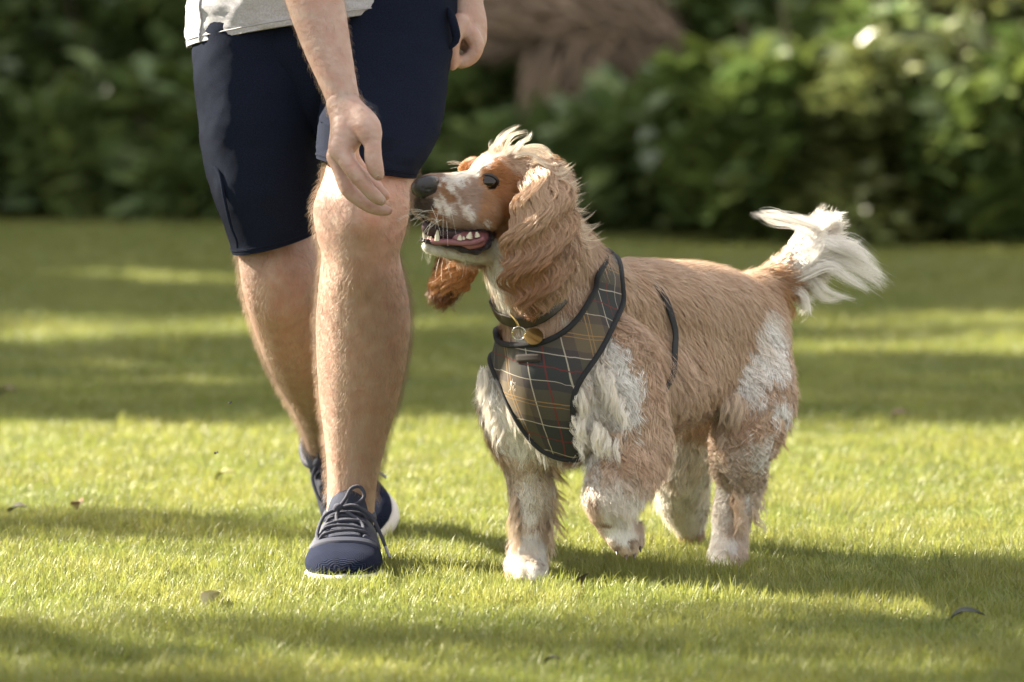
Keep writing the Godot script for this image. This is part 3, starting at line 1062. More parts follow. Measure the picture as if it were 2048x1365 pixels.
func shoe_pt(z: float, ang: float, off := 0.0) -> Vector3:
	# ang 0 is the top of the foot, positive towards +x
	var k := 0
	while k < SHOE.size() - 2 and z > SHOE[k + 1][0]:
		k += 1
	var t := clampf((z - SHOE[k][0]) / (SHOE[k + 1][0] - SHOE[k][0]), 0.0, 1.0)
	var a: Array = SHOE[maxi(k - 1, 0)]
	var b: Array = SHOE[k]
	var c: Array = SHOE[k + 1]
	var d: Array = SHOE[mini(k + 2, SHOE.size() - 1)]
	var w := catmull(Vector3(a[1], a[2], a[3]), Vector3(b[1], b[2], b[3]), Vector3(c[1], c[2], c[3]), Vector3(d[1], d[2], d[3]), t)
	var s := sin(ang)
	var cc := cos(ang)
	var x := signf(s) * pow(absf(s), 0.85) * w.x
	var y := signf(cc) * pow(absf(cc), 0.9) * w.y
	return Vector3(x + s * off, w.z + y + cc * off, z)

func shoe_patch(z0: float, z1: float, a0: float, a1: float, off: float, nz: int, na: int, curve := 0.0) -> Geo:
	var g := Geo.new()
	var rows := []
	for r in nz + 1:
		var row := PackedVector3Array()
		for q in na + 1:
			var s := float(q) / na
			var edge := off if (r > 0 and r < nz and q > 0 and q < na) else -0.001
			row.append(shoe_pt(lerpf(z0, z1, float(r) / nz) + curve * sin(s * PI), lerpf(a0, a1, s), edge))
		rows.append(row)
	grid_mesh(g, rows, false, [], -1.0)
	return g

func shoe_meshes() -> Dictionary:
	var out := {}
	var up := Geo.new()
	var rows := []
	var uvs := []
	for r in 61:
		var z := lerpf(-0.002, 0.289, r / 60.0)
		var row := PackedVector3Array()
		var ur := []
		for q in 48:
			row.append(shoe_pt(z, PI + TAU * q / 48.0))
			ur.append(Vector2(q / 48.0 * 0.34 / 0.29, z / 0.29))
		rows.append(row)
		uvs.append(ur)
	grid_mesh(up, rows, true, uvs, -1.0)
	out.upper = up.mesh()
	# toe cap seam and side panels
	out.panel_a = shoe_patch(0.118, 0.202, 0.42, 1.25, 0.0022, 16, 12)
	out.panel_b = shoe_patch(0.118, 0.202, -1.25, -0.42, 0.0022, 16, 12)
	var vamp := shoe_patch(0.196, 0.213, -0.98, 0.98, 0.0024, 8, 24, 0.006)
	out.panel_c = vamp
	out.tongue = shoe_patch(0.088, 0.200, -0.44, 0.44, 0.0012, 16, 10)
	# padded tongue top standing up in front of the ankle, and the padded collar
	var tg := Geo.new()
	var trows := []
	for r in 9:
		var t := r / 8.0
		var row := PackedVector3Array()
		for q in 13:
			var s := q / 12.0 * 2.0 - 1.0
			row.append(Vector3(s * 0.030 * (1.0 - 0.25 * t * t), 0.086 + 0.036 * t - 0.012 * s * s, 0.124 - 0.022 * t - 0.010 * s * s + 0.004 * sin(t * PI)))
		trows.append(row)
	grid_mesh(tg, trows, false)
	var brows := []
	for row in trows:
		var nr := PackedVector3Array()
		for p in row:
			nr.append(p + Vector3(0, -0.002, -0.007))
		brows.append(nr)
	grid_mesh(tg, brows, false)
	out.tongue_top = tg.mesh()
	var col := Geo.new()
	var cp := PackedVector3Array()
	for q in 33:
		var a := PI * 0.5 + TAU * q / 32.0
		cp.append(Vector3(cos(a) * 0.0315, 0.080 + 0.016 * maxf(-sin(a), 0.0) + 0.004 * sin(a), 0.060 + sin(a) * 0.052))
	tube(col, cp, const_r(0.0065), 10)
	out.collar = col.mesh()
	# sole: a rounded slab a little wider than the upper
	var so := Geo.new()
	var levels := [[0.0, 0.88], [0.003, 0.97], [0.012, 1.03], [0.021, 1.02], [0.0235, 0.95]]
	var srows := []
	for l in levels:
		var row := PackedVector3Array()
		for q in 72:
			var a := TAU * q / 72.0
			var z := 0.1435 - cos(a) * 0.149
			var w := 0.0
			var k := 0
			while k < SHOE.size() - 2 and z > SHOE[k + 1][0]:
				k += 1
			w = lerpf(SHOE[k][1], SHOE[k + 1][1], clampf((z - SHOE[k][0]) / (SHOE[k + 1][0] - SHOE[k][0]), 0, 1))
			w = maxf(w, absf(sin(a)) * 0.02) * minf(1.0, absf(sin(a)) * 4.0)
			row.append(Vector3(signf(sin(a)) * w * l[1], l[0], 0.1435 + (z - 0.1435) * l[1]))
		srows.append(row)
	grid_mesh(so, srows, true, [], -1.0)
	cap(so, srows[0], Vector3.DOWN)
	cap(so, srows[4], Vector3.UP)
	out.sole = so.mesh()
	# laces: four rungs, a knot, two loops and two ends with tips
	var laces := []
	for k in 5:
		var z := 0.128 + 0.016 * k
		var w := 0.62 + 0.02 * k
		var g := Geo.new()
		var p := PackedVector3Array()
		for q in 9:
			var s := q / 8.0 * 2.0 - 1.0
			p.append(shoe_pt(z + (0.006 * s if k % 2 else -0.006 * s), s * w, 0.004 + 0.0022 * (1.0 - s * s) if absf(s) < 0.99 else 0.0))
		tube(g, smooth(p, 2), const_r(0.0024), 8, Color.WHITE, 0.8)
		laces.append(g.mesh())
	var kn := Vector3(-0.012, 0.099, 0.136)
	var bow := Geo.new()
	tube(bow, smooth(PackedVector3Array([kn, Vector3(-0.002, 0.112, 0.134), Vector3(0.006, 0.126, 0.128), Vector3(0.018, 0.128, 0.126), Vector3(0.024, 0.116, 0.130), Vector3(0.014, 0.106, 0.135), kn]), 5), const_r(0.0026), 8)
	laces.append(bow.mesh())
	var bow2 := Geo.new()
	tube(bow2, smooth(PackedVector3Array([kn, Vector3(-0.013, 0.088, 0.152), Vector3(-0.008, 0.076, 0.170), Vector3(0.008, 0.073, 0.178), Vector3(0.024, 0.074, 0.172), Vector3(0.018, 0.084, 0.156), kn + Vector3(0.012, -0.004, 0.008)]), 5), const_r(0.0026), 8)
	laces.append(bow2.mesh())
	var end1 := Geo.new()
	tube(end1, smooth(PackedVector3Array([kn, Vector3(-0.030, 0.090, 0.148), Vector3(-0.038, 0.070, 0.175), Vector3(-0.037, 0.062, 0.192), Vector3(-0.030, 0.058, 0.206)]), 5), const_r(0.0025), 8)
	laces.append(end1.mesh())
	var end2 := Geo.new()
	tube(end2, smooth(PackedVector3Array([kn, Vector3(0.010, 0.104, 0.142), Vector3(0.034, 0.090, 0.146), Vector3(0.047, 0.066, 0.158), Vector3(0.054, 0.050, 0.168)]), 5), const_r(0.0025), 8)
	laces.append(end2.mesh())
	var knot := Geo.new()
	tube(knot, smooth(PackedVector3Array([kn + Vector3(-0.004, -0.004, 0.002), kn + Vector3(0, 0.002, 0.003), kn + Vector3(0.005, 0.003, 0.001)]), 4), PackedFloat32Array([0.003, 0.005, 0.0058, 0.006, 0.006, 0.0058, 0.005, 0.004, 0.003]), 8)
	laces.append(knot.mesh())
	out.laces = laces
	var tips := []
	for e in [[Vector3(-0.030, 0.058, 0.206), Vector3(-0.022, 0.050, 0.220)], [Vector3(0.054, 0.050, 0.168), Vector3(0.060, 0.036, 0.178)]]:
		var g := Geo.new()
		tube(g, PackedVector3Array([e[0], e[0].lerp(e[1], 0.5), e[1]]), const_r(0.0022), 8)
		tips.append(g.mesh())
	out.tips = tips
	out.knit = knit_material()
	return out

func knit_material() -> StandardMaterial3D:
	var im := Image.create(512, 512, false, Image.FORMAT_RGB8)
	var hm := Image.create(512, 512, false, Image.FORMAT_RGB8)
	for y in 512:
		for x in 512:
			var wave := sin((y + 5.0 * sin(x * 0.05)) * TAU / 11.0)
			var dash := sin(x * TAU / 16.0 + (PI if (y / 11) % 2 else 0.0))
			var t := clampf(0.5 + 0.55 * wave + 0.25 * dash, 0.0, 1.0)
			im.set_pixel(x, y, Color(0.045, 0.06, 0.105).lerp(Color(0.175, 0.205, 0.30), t))
			hm.set_pixel(x, y, Color(t, t, t))
	var m := StandardMaterial3D.new()
	m.albedo_texture = ImageTexture.create_from_image(im)
	m.roughness = 0.9
	m.metallic_specular = 0.2
	m.heightmap_enabled = true
	m.heightmap_texture = ImageTexture.create_from_image(hm)
	m.heightmap_scale = 0.10
	m.uv1_scale = Vector3(2, 2, 1)
	return m

func place_shoe(man: Node3D, sm: Dictionary) -> Node3D:
	var s := Node3D.new()
	s.name = "shoe"
	man.add_child(s, true)
	s.set_meta("label", "navy knitted trainer with dark laces and a white sole")
	var smooth_navy := plain(0.017, 0.021, 0.042, 0.75)
	var dark := relief(plain(0.020, 0.026, 0.050, 0.9), 256, 0.3, 51, 0.12)
	var lace := relief(plain(0.045, 0.048, 0.072, 0.85), 256, 0.4, 52, 0.08)
	part("upper", sm.upper, sm.knit, s)
	part("sole", sm.sole, plain(0.62, 0.60, 0.57, 0.7), s)
	for k in ["panel_a", "panel_b", "panel_c"]:
		part("eyelet_panel", sm[k].mesh(), smooth_navy, s)
	part("tongue", sm.tongue.mesh(), dark, s)
	part("tongue_top", sm.tongue_top, dark, s)
	part("collar", sm.collar, smooth_navy, s)
	for l in sm.laces:
		part("lace", l, lace, s)
	for l in sm.tips:
		part("lace_tip", l, plain(0.25, 0.25, 0.27, 0.3), s)
	return s
# ---------------------------------------------------------------- the dog
const FAWN := Color(0.61, 0.435, 0.305)
const WHITE_FUR := Color(0.90, 0.875, 0.83)
const ORANGE := Color(0.46, 0.205, 0.075)
const RUST := Color(0.30, 0.135, 0.055)
const ROAN := Color(0.44, 0.31, 0.24)
const CREAM := Color(0.78, 0.70, 0.56)

var dog_chains := []
var torso_chains := []
var blobs := []

func hit(chains: Array, k: float, u: float, v: float) -> Vector3:
	# where the line of sight through (u, v) meets the blended surface
	var a := at(u, v, 0.45)
	var d := (at(u, v, 0.0) - a).normalized()
	var t := 0.0
	for q in 40:
		var s := sd(chains, k, a + d * t)
		if s < 0.0006:
			break
		t += s * 0.9
		if t > 1.2:
			break
	return a + d * t

func blob(u: float, v: float, z: float, r: float, c: Color) -> void:
	blobs.append([at(u, v, z), px(r, z), c])

func fur_color(p: Vector3) -> Color:
	var j := p + Vector3(noise.get_noise_3d(p.x * 60.0, p.y * 60.0, p.z * 60.0), noise.get_noise_3d(p.y * 60.0, p.z * 60.0 + 9.0, p.x * 60.0), 0) * 0.010
	var c := FAWN
	for b in blobs:
		var d: Vector3 = j - b[0]
		d.z *= 0.45
		if d.length() < b[1] * rnd(0.86, 1.1):
			c = b[2]
	return c

func tuft_mesh(seed_n: int, strands: int, wave: float, freq: float, bend: float, gather: float, rad: float, segs: int) -> Mesh:
	# hairs of unit length along +y, leaving a unit disc; +z is away from the skin
	var r := RandomNumberGenerator.new()
	r.seed = seed_n
	var g := Geo.new()
	var ph := r.randf() * TAU
	for s in strands:
		var a := r.randf() * TAU
		var o := Vector3(cos(a), 0, sin(a)) * sqrt(r.randf())
		var tipo := o * gather + Vector3(r.randf_range(-0.5, 0.5), 0, r.randf_range(-0.4, 0.6))
		var l := r.randf_range(0.7, 1.05)
		var lp := ph + r.randf_range(-0.9, 0.9)
		var p := PackedVector3Array()
		var rr := PackedFloat32Array()
		for k in segs + 1:
			var t := float(k) / segs
			var w := wave * minf(t * 2.5, 1.0)
			p.append(o.lerp(tipo, t) + Vector3(w * (sin(lp + t * freq * TAU) - sin(lp)), l * t, w * 0.5 * (cos(lp + t * freq * TAU) - cos(lp)) - bend * t * t))
			rr.append(rad * (1.0 - 0.9 * pow(t, 1.6)))
		var tint := r.randf_range(0.80, 1.14)
		strand(g, p, rr, Color(tint, tint, tint), Vector3(r.randf_range(-0.7, 0.7), 0.1, 1.0).normalized())
	return g.mesh()

func lock(g: Geo, path: PackedVector3Array, strands: int, r0: float, r1: float, rad: float, col: Color, col2: Color, out := Vector3(-0.1, 0.25, 1.0)) -> void:
	# a bundle of hairs that follow one path
	var n := path.size()
	for s in strands:
		var o := rvec()
		if o.length() > 1.0:
			o = o.normalized() * rng.randf()
		var e := (o * 0.6 + rvec() * (0.6 if rng.randf() < 0.88 else 2.2))
		var cut := rnd(0.72, 1.0)
		var p := PackedVector3Array()
		var rr := PackedFloat32Array()
		for k in n:
			var t := float(k) / (n - 1)
			var f := t * cut * (n - 1)
			var i0 := mini(int(f), n - 2)
			p.append(path[i0].lerp(path[i0 + 1], f - i0) + o.lerp(e, t) * lerpf(r0, r1, t))
			rr.append(rad * (1.0 - 0.88 * t * t))
		var c := col.lerp(col2, rng.randf()) * rnd(0.85, 1.15)
		strand(g, p, rr, c, (out + rvec() * 0.55).normalized())

func wavy(path: PackedVector3Array, amp: float, cycles: float, out: Vector3, ph := -1.0) -> PackedVector3Array:
	var n := path.size()
	if ph < 0.0:
		ph = rng.randf() * TAU
	var res := PackedVector3Array()
	for k in n:
		var t := float(k) / (n - 1)
		var tn := (path[mini(k + 1, n - 1)] - path[maxi(k - 1, 0)]).normalized()
		var side := tn.cross(out).normalized()
		var a := amp * minf(1.0, t * 3.0)
		res.append(path[k] + side * a * sin(ph + t * cycles * TAU) + out * a * 0.55 * cos(ph + t * cycles * TAU))
	return res

func pts(list: Array) -> PackedVector3Array:
	var p := PackedVector3Array()
	for a in list:
		p.append(at(a[0], a[1], a[2]))
	return p

func build_dog() -> void:
	var dog := thing("dog", "fawn and white cocker spaniel in a tartan harness trotting with one front paw raised", "dog")
	# ---- body: blended chains
	var k_body := 0.030
	torso_chains = [
		chain([[1180, 602, -0.04, 80], [1245, 614, -0.10, 92], [1335, 632, -0.18, 103], [1415, 638, -0.27, 102], [1482, 652, -0.34, 86]]),
		chain([[1140, 740, 0.02, 103], [1230, 755, -0.06, 106], [1320, 744, -0.14, 90], [1400, 720, -0.23, 84], [1465, 708, -0.30, 80]]),
		chain([[1130, 650, 0.05, 75], [1105, 760, 0.08, 78], [1130, 850, 0.06, 60]]),
		chain([[1080, 680, 0.02, 68], [1037, 770, 0.02, 56], [1045, 860, -0.01, 50]]),
		chain([[1168, 590, -0.02, 82], [1128, 536, 0.03, 76], [1088, 476, 0.06, 70], [1062, 420, 0.08, 64]]),
		chain([[1090, 650, 0.06, 68], [1050, 580, 0.085, 58], [1022, 520, 0.1, 48], [1005, 480, 0.11, 44]]),
		chain([[1232, 720, 0.03, 73], [1257, 810, 0.045, 65], [1262, 890, 0.05, 50], [1240, 945, 0.08, 42]])]
	var legs := [
		chain([[1042, 800, 0.0, 56], [1052, 900, -0.02, 44], [1060, 980, -0.025, 34], [1058, 1060, -0.025, 31], [1055, 1115, -0.02, 32], [1053, 1145, -0.005, 33]]),
		chain([[1053, 1145, 0.0, 30], [1051, 1156, 0.028, 22]], 2),
		chain([[1262, 890, 0.05, 50], [1238, 945, 0.08, 41], [1214, 988, 0.10, 35], [1208, 1010, 0.106, 33], [1222, 1048, 0.094, 26], [1242, 1070, 0.086, 22]]),
		chain([[1482, 690, -0.30, 80], [1508, 775, -0.25, 69], [1492, 850, -0.22, 56], [1478, 910, -0.22, 44], [1480, 960, -0.25, 37], [1464, 1020, -0.25, 31], [1457, 1085, -0.24, 28], [1455, 1130, -0.225, 31]]),
		chain([[1455, 1128, -0.22, 30], [1441, 1142, -0.195, 22]], 2),
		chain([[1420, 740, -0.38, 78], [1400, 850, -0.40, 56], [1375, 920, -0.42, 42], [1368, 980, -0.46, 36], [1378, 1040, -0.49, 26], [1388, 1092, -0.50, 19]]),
		chain([[1510, 590, -0.37, 38], [1545, 570, -0.39, 32], [1590, 530, -0.41, 25], [1625, 482, -0.42, 17], [1640, 452, -0.42, 9]])]
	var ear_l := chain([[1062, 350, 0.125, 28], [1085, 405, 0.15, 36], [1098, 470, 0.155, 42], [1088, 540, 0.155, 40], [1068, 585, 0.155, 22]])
	var ear_r := chain([[945, 440, 0.03, 22], [915, 520, 0.03, 24], [892, 565, 0.035, 18]])
	var head := [
		chain([[1068, 385, 0.08, 66], [1025, 364, 0.10, 62], [990, 356, 0.12, 48]]),
		chain([[992, 346, 0.145, 24], [968, 346, 0.145, 19]], 2),
		chain([[945, 340, 0.085, 20], [930, 342, 0.075, 13]], 2),
		chain([[985, 396, 0.125, 55], [935, 391, 0.145, 45], [895, 388, 0.162, 39], [864, 383, 0.176, 33], [847, 384, 0.184, 26]]),
		chain([[972, 432, 0.155, 26], [920, 430, 0.17, 26], [878, 422, 0.182, 25], [850, 404, 0.186, 20]]),
		chain([[930, 420, 0.12, 30], [880, 425, 0.14, 24], [842, 418, 0.148, 17], [838, 402, 0.155, 17]]),
		chain([[1030, 432, 0.10, 58], [1004, 452, 0.11, 40]], 2),
		chain([[1000, 480, 0.11, 36], [955, 499, 0.13, 20], [905, 501, 0.15, 13.5], [868, 496, 0.16, 11], [853, 492, 0.163, 9.5]]),
		chain([[1000, 470, 0.08, 36], [950, 498, 0.10, 21], [900, 500, 0.12, 13.5], [862, 494, 0.14, 10]])]
	var neck_join := chain([[1088, 476, 0.06, 68], [1062, 420, 0.08, 62]], 2)
	# paws on a finer grid: pastern, four toes and the pad
	var raised := [
		chain([[1212, 1000, 0.104, 32], [1222, 1042, 0.096, 30], [1240, 1068, 0.088, 29]]),
		chain([[1226, 1062, 0.098, 14], [1228, 1080, 0.104, 12.5], [1233, 1094, 0.102, 9]], 2), chain([[1242, 1066, 0.102, 14.5], [1246, 1088, 0.108, 13], [1250, 1104, 0.106, 9.5]], 2),
		chain([[1257, 1066, 0.098, 14.5], [1263, 1086, 0.102, 13], [1267, 1102, 0.100, 9.5]], 2), chain([[1268, 1058, 0.086, 13], [1275, 1074, 0.088, 12], [1279, 1088, 0.086, 9]], 2),
		chain([[1252, 1074, 0.076, 18], [1258, 1084, 0.076, 14]], 2)]
	var standing := [
		chain([[1056, 1100, -0.02, 32], [1054, 1136, -0.004, 33], [1053, 1150, 0.006, 30]]),
		chain([[1030, 1142, 0.012, 15], [1027, 1153, 0.034, 14], [1025, 1162, 0.044, 10]], 2), chain([[1045, 1138, 0.022, 16], [1043, 1150, 0.045, 15], [1041, 1161, 0.058, 11]], 2),
		chain([[1063, 1138, 0.022, 16], [1064, 1150, 0.045, 15], [1064, 1161, 0.058, 11]], 2), chain([[1078, 1142, 0.012, 15], [1080, 1153, 0.034, 14], [1082, 1162, 0.044, 10]], 2)]
	var hind := [
		chain([[1457, 1095, -0.24, 29], [1455, 1130, -0.225, 30], [1450, 1142, -0.21, 26]]),
		chain([[1430, 1130, -0.21, 14], [1424, 1142, -0.19, 13], [1421, 1149, -0.18, 9]], 2), chain([[1444, 1130, -0.20, 15], [1440, 1143, -0.178, 14], [1438, 1150, -0.167, 10]], 2), chain([[1460, 1130, -0.20, 15], [1460, 1143, -0.178, 14], [1459, 1150, -0.167, 10]], 2), chain([[1474, 1130, -0.21, 14], [1477, 1142, -0.19, 13], [1478, 1149, -0.18, 9]], 2)]
	var body_geo := nets(field_of(torso_chains + legs, 0.0085, k_body))
	var head_geo := nets(field_of(head + [neck_join, ear_l, ear_r], 0.0048, 0.012))
	dog_chains = torso_chains + [ear_l] + head
	dog_colors()
	# ---- harness and collar come first: no fur grows through them
	var covered := {}
	build_harness(dog, covered)
	var fur_geo := Geo.new()
	fur_geo.join(body_geo)
	for paw in [raised, standing, hind]:
		fur_geo.join(nets(field_of(paw, 0.0032, 0.005)))
	var split := fur_geo.v.size()
	fur_geo.join(head_geo)
	var vc := PackedColorArray()
	for p in fur_geo.v:
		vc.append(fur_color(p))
	fur_geo.c = vc
	var hide := tinted(0.8)
	part("body", fur_geo.mesh(), hide, dog)
	grow_fur(dog, fur_geo, split, covered)
	build_face(dog, head)
	build_locks(dog)

func dog_colors() -> void:
	# face
	for b in [[1000, 400, 0.13, 62], [985, 350, 0.15, 34], [1010, 450, 0.13, 34], [1030, 400, 0.15, 45], [930, 335, 0.08, 24]]:
		blob(b[0], b[1], b[2], b[3], ORANGE)
	for b in [[970, 420, 0.17, 34], [955, 400, 0.17, 26], [990, 445, 0.16, 26]]:
		blob(b[0], b[1], b[2], b[3], Color(0.48, 0.27, 0.14))
	for b in [[900, 395, 0.19, 62], [860, 400, 0.19, 50], [930, 440, 0.19, 28]]:
		blob(b[0], b[1], b[2], b[3], ROAN)
	for b in [[880, 372, 0.2, 17], [892, 395, 0.2, 16], [870, 430, 0.2, 15]]:
		blob(b[0], b[1], b[2], b[3], Color(0.38, 0.20, 0.10))
	for b in [[842, 410, 0.2, 20], [835, 425, 0.2, 18]]:
		blob(b[0], b[1], b[2], b[3], Color(0.10, 0.075, 0.06))
	# white flash from the brow down the side of the muzzle
	for b in [[1012, 296, 0.13, 19.5], [990, 310, 0.15, 14.6], [966, 322, 0.15, 14.6], [945, 338, 0.15, 15.9], [925, 352, 0.17, 17.1], [908, 358, 0.18, 18.3], [888, 354, 0.18, 11.0], [900, 380, 0.2, 11.0], [912, 392, 0.2, 11.0], [917, 405, 0.2, 12.2], [928, 418, 0.2, 14.6], [942, 428, 0.2, 14.6], [958, 436, 0.2, 13.4], [972, 447, 0.19, 13.4], [983, 462, 0.18, 13.4], [885, 412, 0.2, 9.8], [893, 418, 0.2, 11.0], [868, 406, 0.2, 9.8], [877, 410, 0.2, 8.5]]:
		blob(b[0], b[1], b[2], b[3], WHITE_FUR)
	for b in [[905, 365, 0.2, 6], [915, 374, 0.2, 7], [896, 352, 0.19, 6], [919, 386, 0.2, 4], [925, 360, 0.19, 5]]:
		blob(b[0], b[1], b[2], b[3], ROAN)
	for q in 46:
		var c := ROAN if rng.randf() < 0.62 else Color(0.80, 0.77, 0.72)
		blob(rnd(868, 945), rnd(352, 440), 0.195, rnd(2.2, 5.0), c)
	# chin, throat and front of the neck
	for b in [[855, 505, 0.16, 34], [890, 518, 0.16, 26], [930, 520, 0.15, 26], [965, 510, 0.15, 24], [985, 490, 0.15, 20], [965, 560, 0.12, 34], [985, 600, 0.12, 28], [1000, 540, 0.13, 30], [1005, 620, 0.12, 20], [1140, 640, 0.09, 22], [1040, 665, 0.12, 22]]:
		blob(b[0], b[1], b[2], b[3], Color(0.82, 0.78, 0.68))
	# ears
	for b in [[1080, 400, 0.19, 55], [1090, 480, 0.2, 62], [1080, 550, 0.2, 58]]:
		blob(b[0], b[1], b[2], b[3], Color(0.44, 0.28, 0.175))  # brown undercoat, darkened to put shade into the gaps between the locks
	for b in [[1045, 560, 0.2, 34], [1065, 600, 0.2, 32]]:
		blob(b[0], b[1], b[2], b[3], RUST)
	for b in [[890, 560, 0.04, 60], [920, 490, 0.03, 40]]:
		blob(b[0], b[1], b[2], b[3], RUST)
	# chest, shoulders and legs
	for b in [[995, 750, 0.06, 58.0], [1010, 810, 0.06, 55.6], [1040, 860, 0.05, 50.2], [1075, 900, 0.04, 36.0], [1205, 760, 0.1, 55.2], [1175, 820, 0.1, 48.0], [1190, 870, 0.1, 45.6], [1225, 800, 0.1, 48.0], [1250, 740, 0.1, 36], [1215, 700, 0.08, 30], [1245, 780, 0.1, 34], [1160, 880, 0.1, 34]]:
		blob(b[0], b[1], b[2], b[3], WHITE_FUR)
	for b in [[1055, 960, 0.0, 80], [1055, 1060, 0.0, 80], [1240, 990, 0.09, 75], [1245, 1060, 0.09, 60], [1480, 930, -0.23, 75], [1470, 1030, -0.24, 80], [1460, 1110, -0.22, 70]]:
		blob(b[0], b[1], b[2], b[3], Color(0.70, 0.575, 0.465))
	for b in [[1062, 935, 0.0, 24.0], [1058, 985, 0.0, 19.2], [1062, 1022, 0.0, 16.8], [1058, 1075, 0.0, 24.0], [1060, 1105, 0.0, 36.0], [1062, 1140, 0.02, 40.8], [1228, 975, 0.12, 28.8], [1250, 990, 0.11, 36.0], [1265, 965, 0.1, 21.6], [1200, 962, 0.12, 16.8], [1225, 1030, 0.11, 21.6], [1240, 1010, 0.11, 26.4]]:
		blob(b[0], b[1], b[2], b[3], WHITE_FUR)
	for b in [[1062, 960, 0.0, 26], [1060, 1010, 0.0, 24], [1235, 1000, 0.12, 36], [1228, 1050, 0.11, 26], [1250, 1075, 0.10, 24], [1440, 1010, -0.22, 34], [1500, 990, -0.22, 22], [1510, 860, -0.2, 26], [1030, 700, 0.08, 26], [1180, 930, 0.1, 26], [1230, 880, 0.12, 22], [1262, 1010, 0.11, 22]]:
		blob(b[0], b[1], b[2], b[3], WHITE_FUR)
	for b in [[1060, 1000, 0.0, 9], [1068, 1046, 0.01, 13], [1066, 1079, 0.01, 9], [1084, 1112, 0.02, 11], [1048, 1040, 0.0, 7], [1062, 1137, 0.03, 7]]:
		blob(b[0], b[1], b[2], b[3], Color(0.30, 0.19, 0.125))
	for q in 16:
		blob(rnd(1046, 1080), rnd(940, 1135), 0.01, rnd(3.0, 6.0), Color(0.34, 0.22, 0.15))
	for b in [[1193, 1003, 0.12, 10], [1212, 1040, 0.11, 11], [1262, 1088, 0.1, 14], [1236, 1090, 0.1, 11]]:
		blob(b[0], b[1], b[2], b[3], Color(0.36, 0.26, 0.19))
	for b in [[1525, 670, -0.26, 34], [1512, 715, -0.24, 38], [1490, 755, -0.22, 34], [1530, 635, -0.27, 20], [1465, 790, -0.2, 26], [1540, 720, -0.24, 24], [1545, 790, -0.22, 24], [1520, 900, -0.2, 18], [1440, 980, -0.24, 22], [1435, 1040, -0.24, 26], [1440, 1100, -0.23, 36], [1435, 1135, -0.2, 34]]:
		blob(b[0], b[1], b[2], b[3], WHITE_FUR)
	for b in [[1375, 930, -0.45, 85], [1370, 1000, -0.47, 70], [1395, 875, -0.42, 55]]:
		blob(b[0], b[1], b[2], b[3], Color(0.86, 0.81, 0.72))  # far hind leg: cream coat, paled to put sunlight into its colour
	blob(1388, 1075, -0.5, 18, Color(0.52, 0.33, 0.20))
	for b in [[1600, 520, -0.41, 46], [1640, 465, -0.42, 50]]:
		blob(b[0], b[1], b[2], b[3], WHITE_FUR)
	blob(1552, 582, -0.39, 36, Color(0.50, 0.29, 0.15))

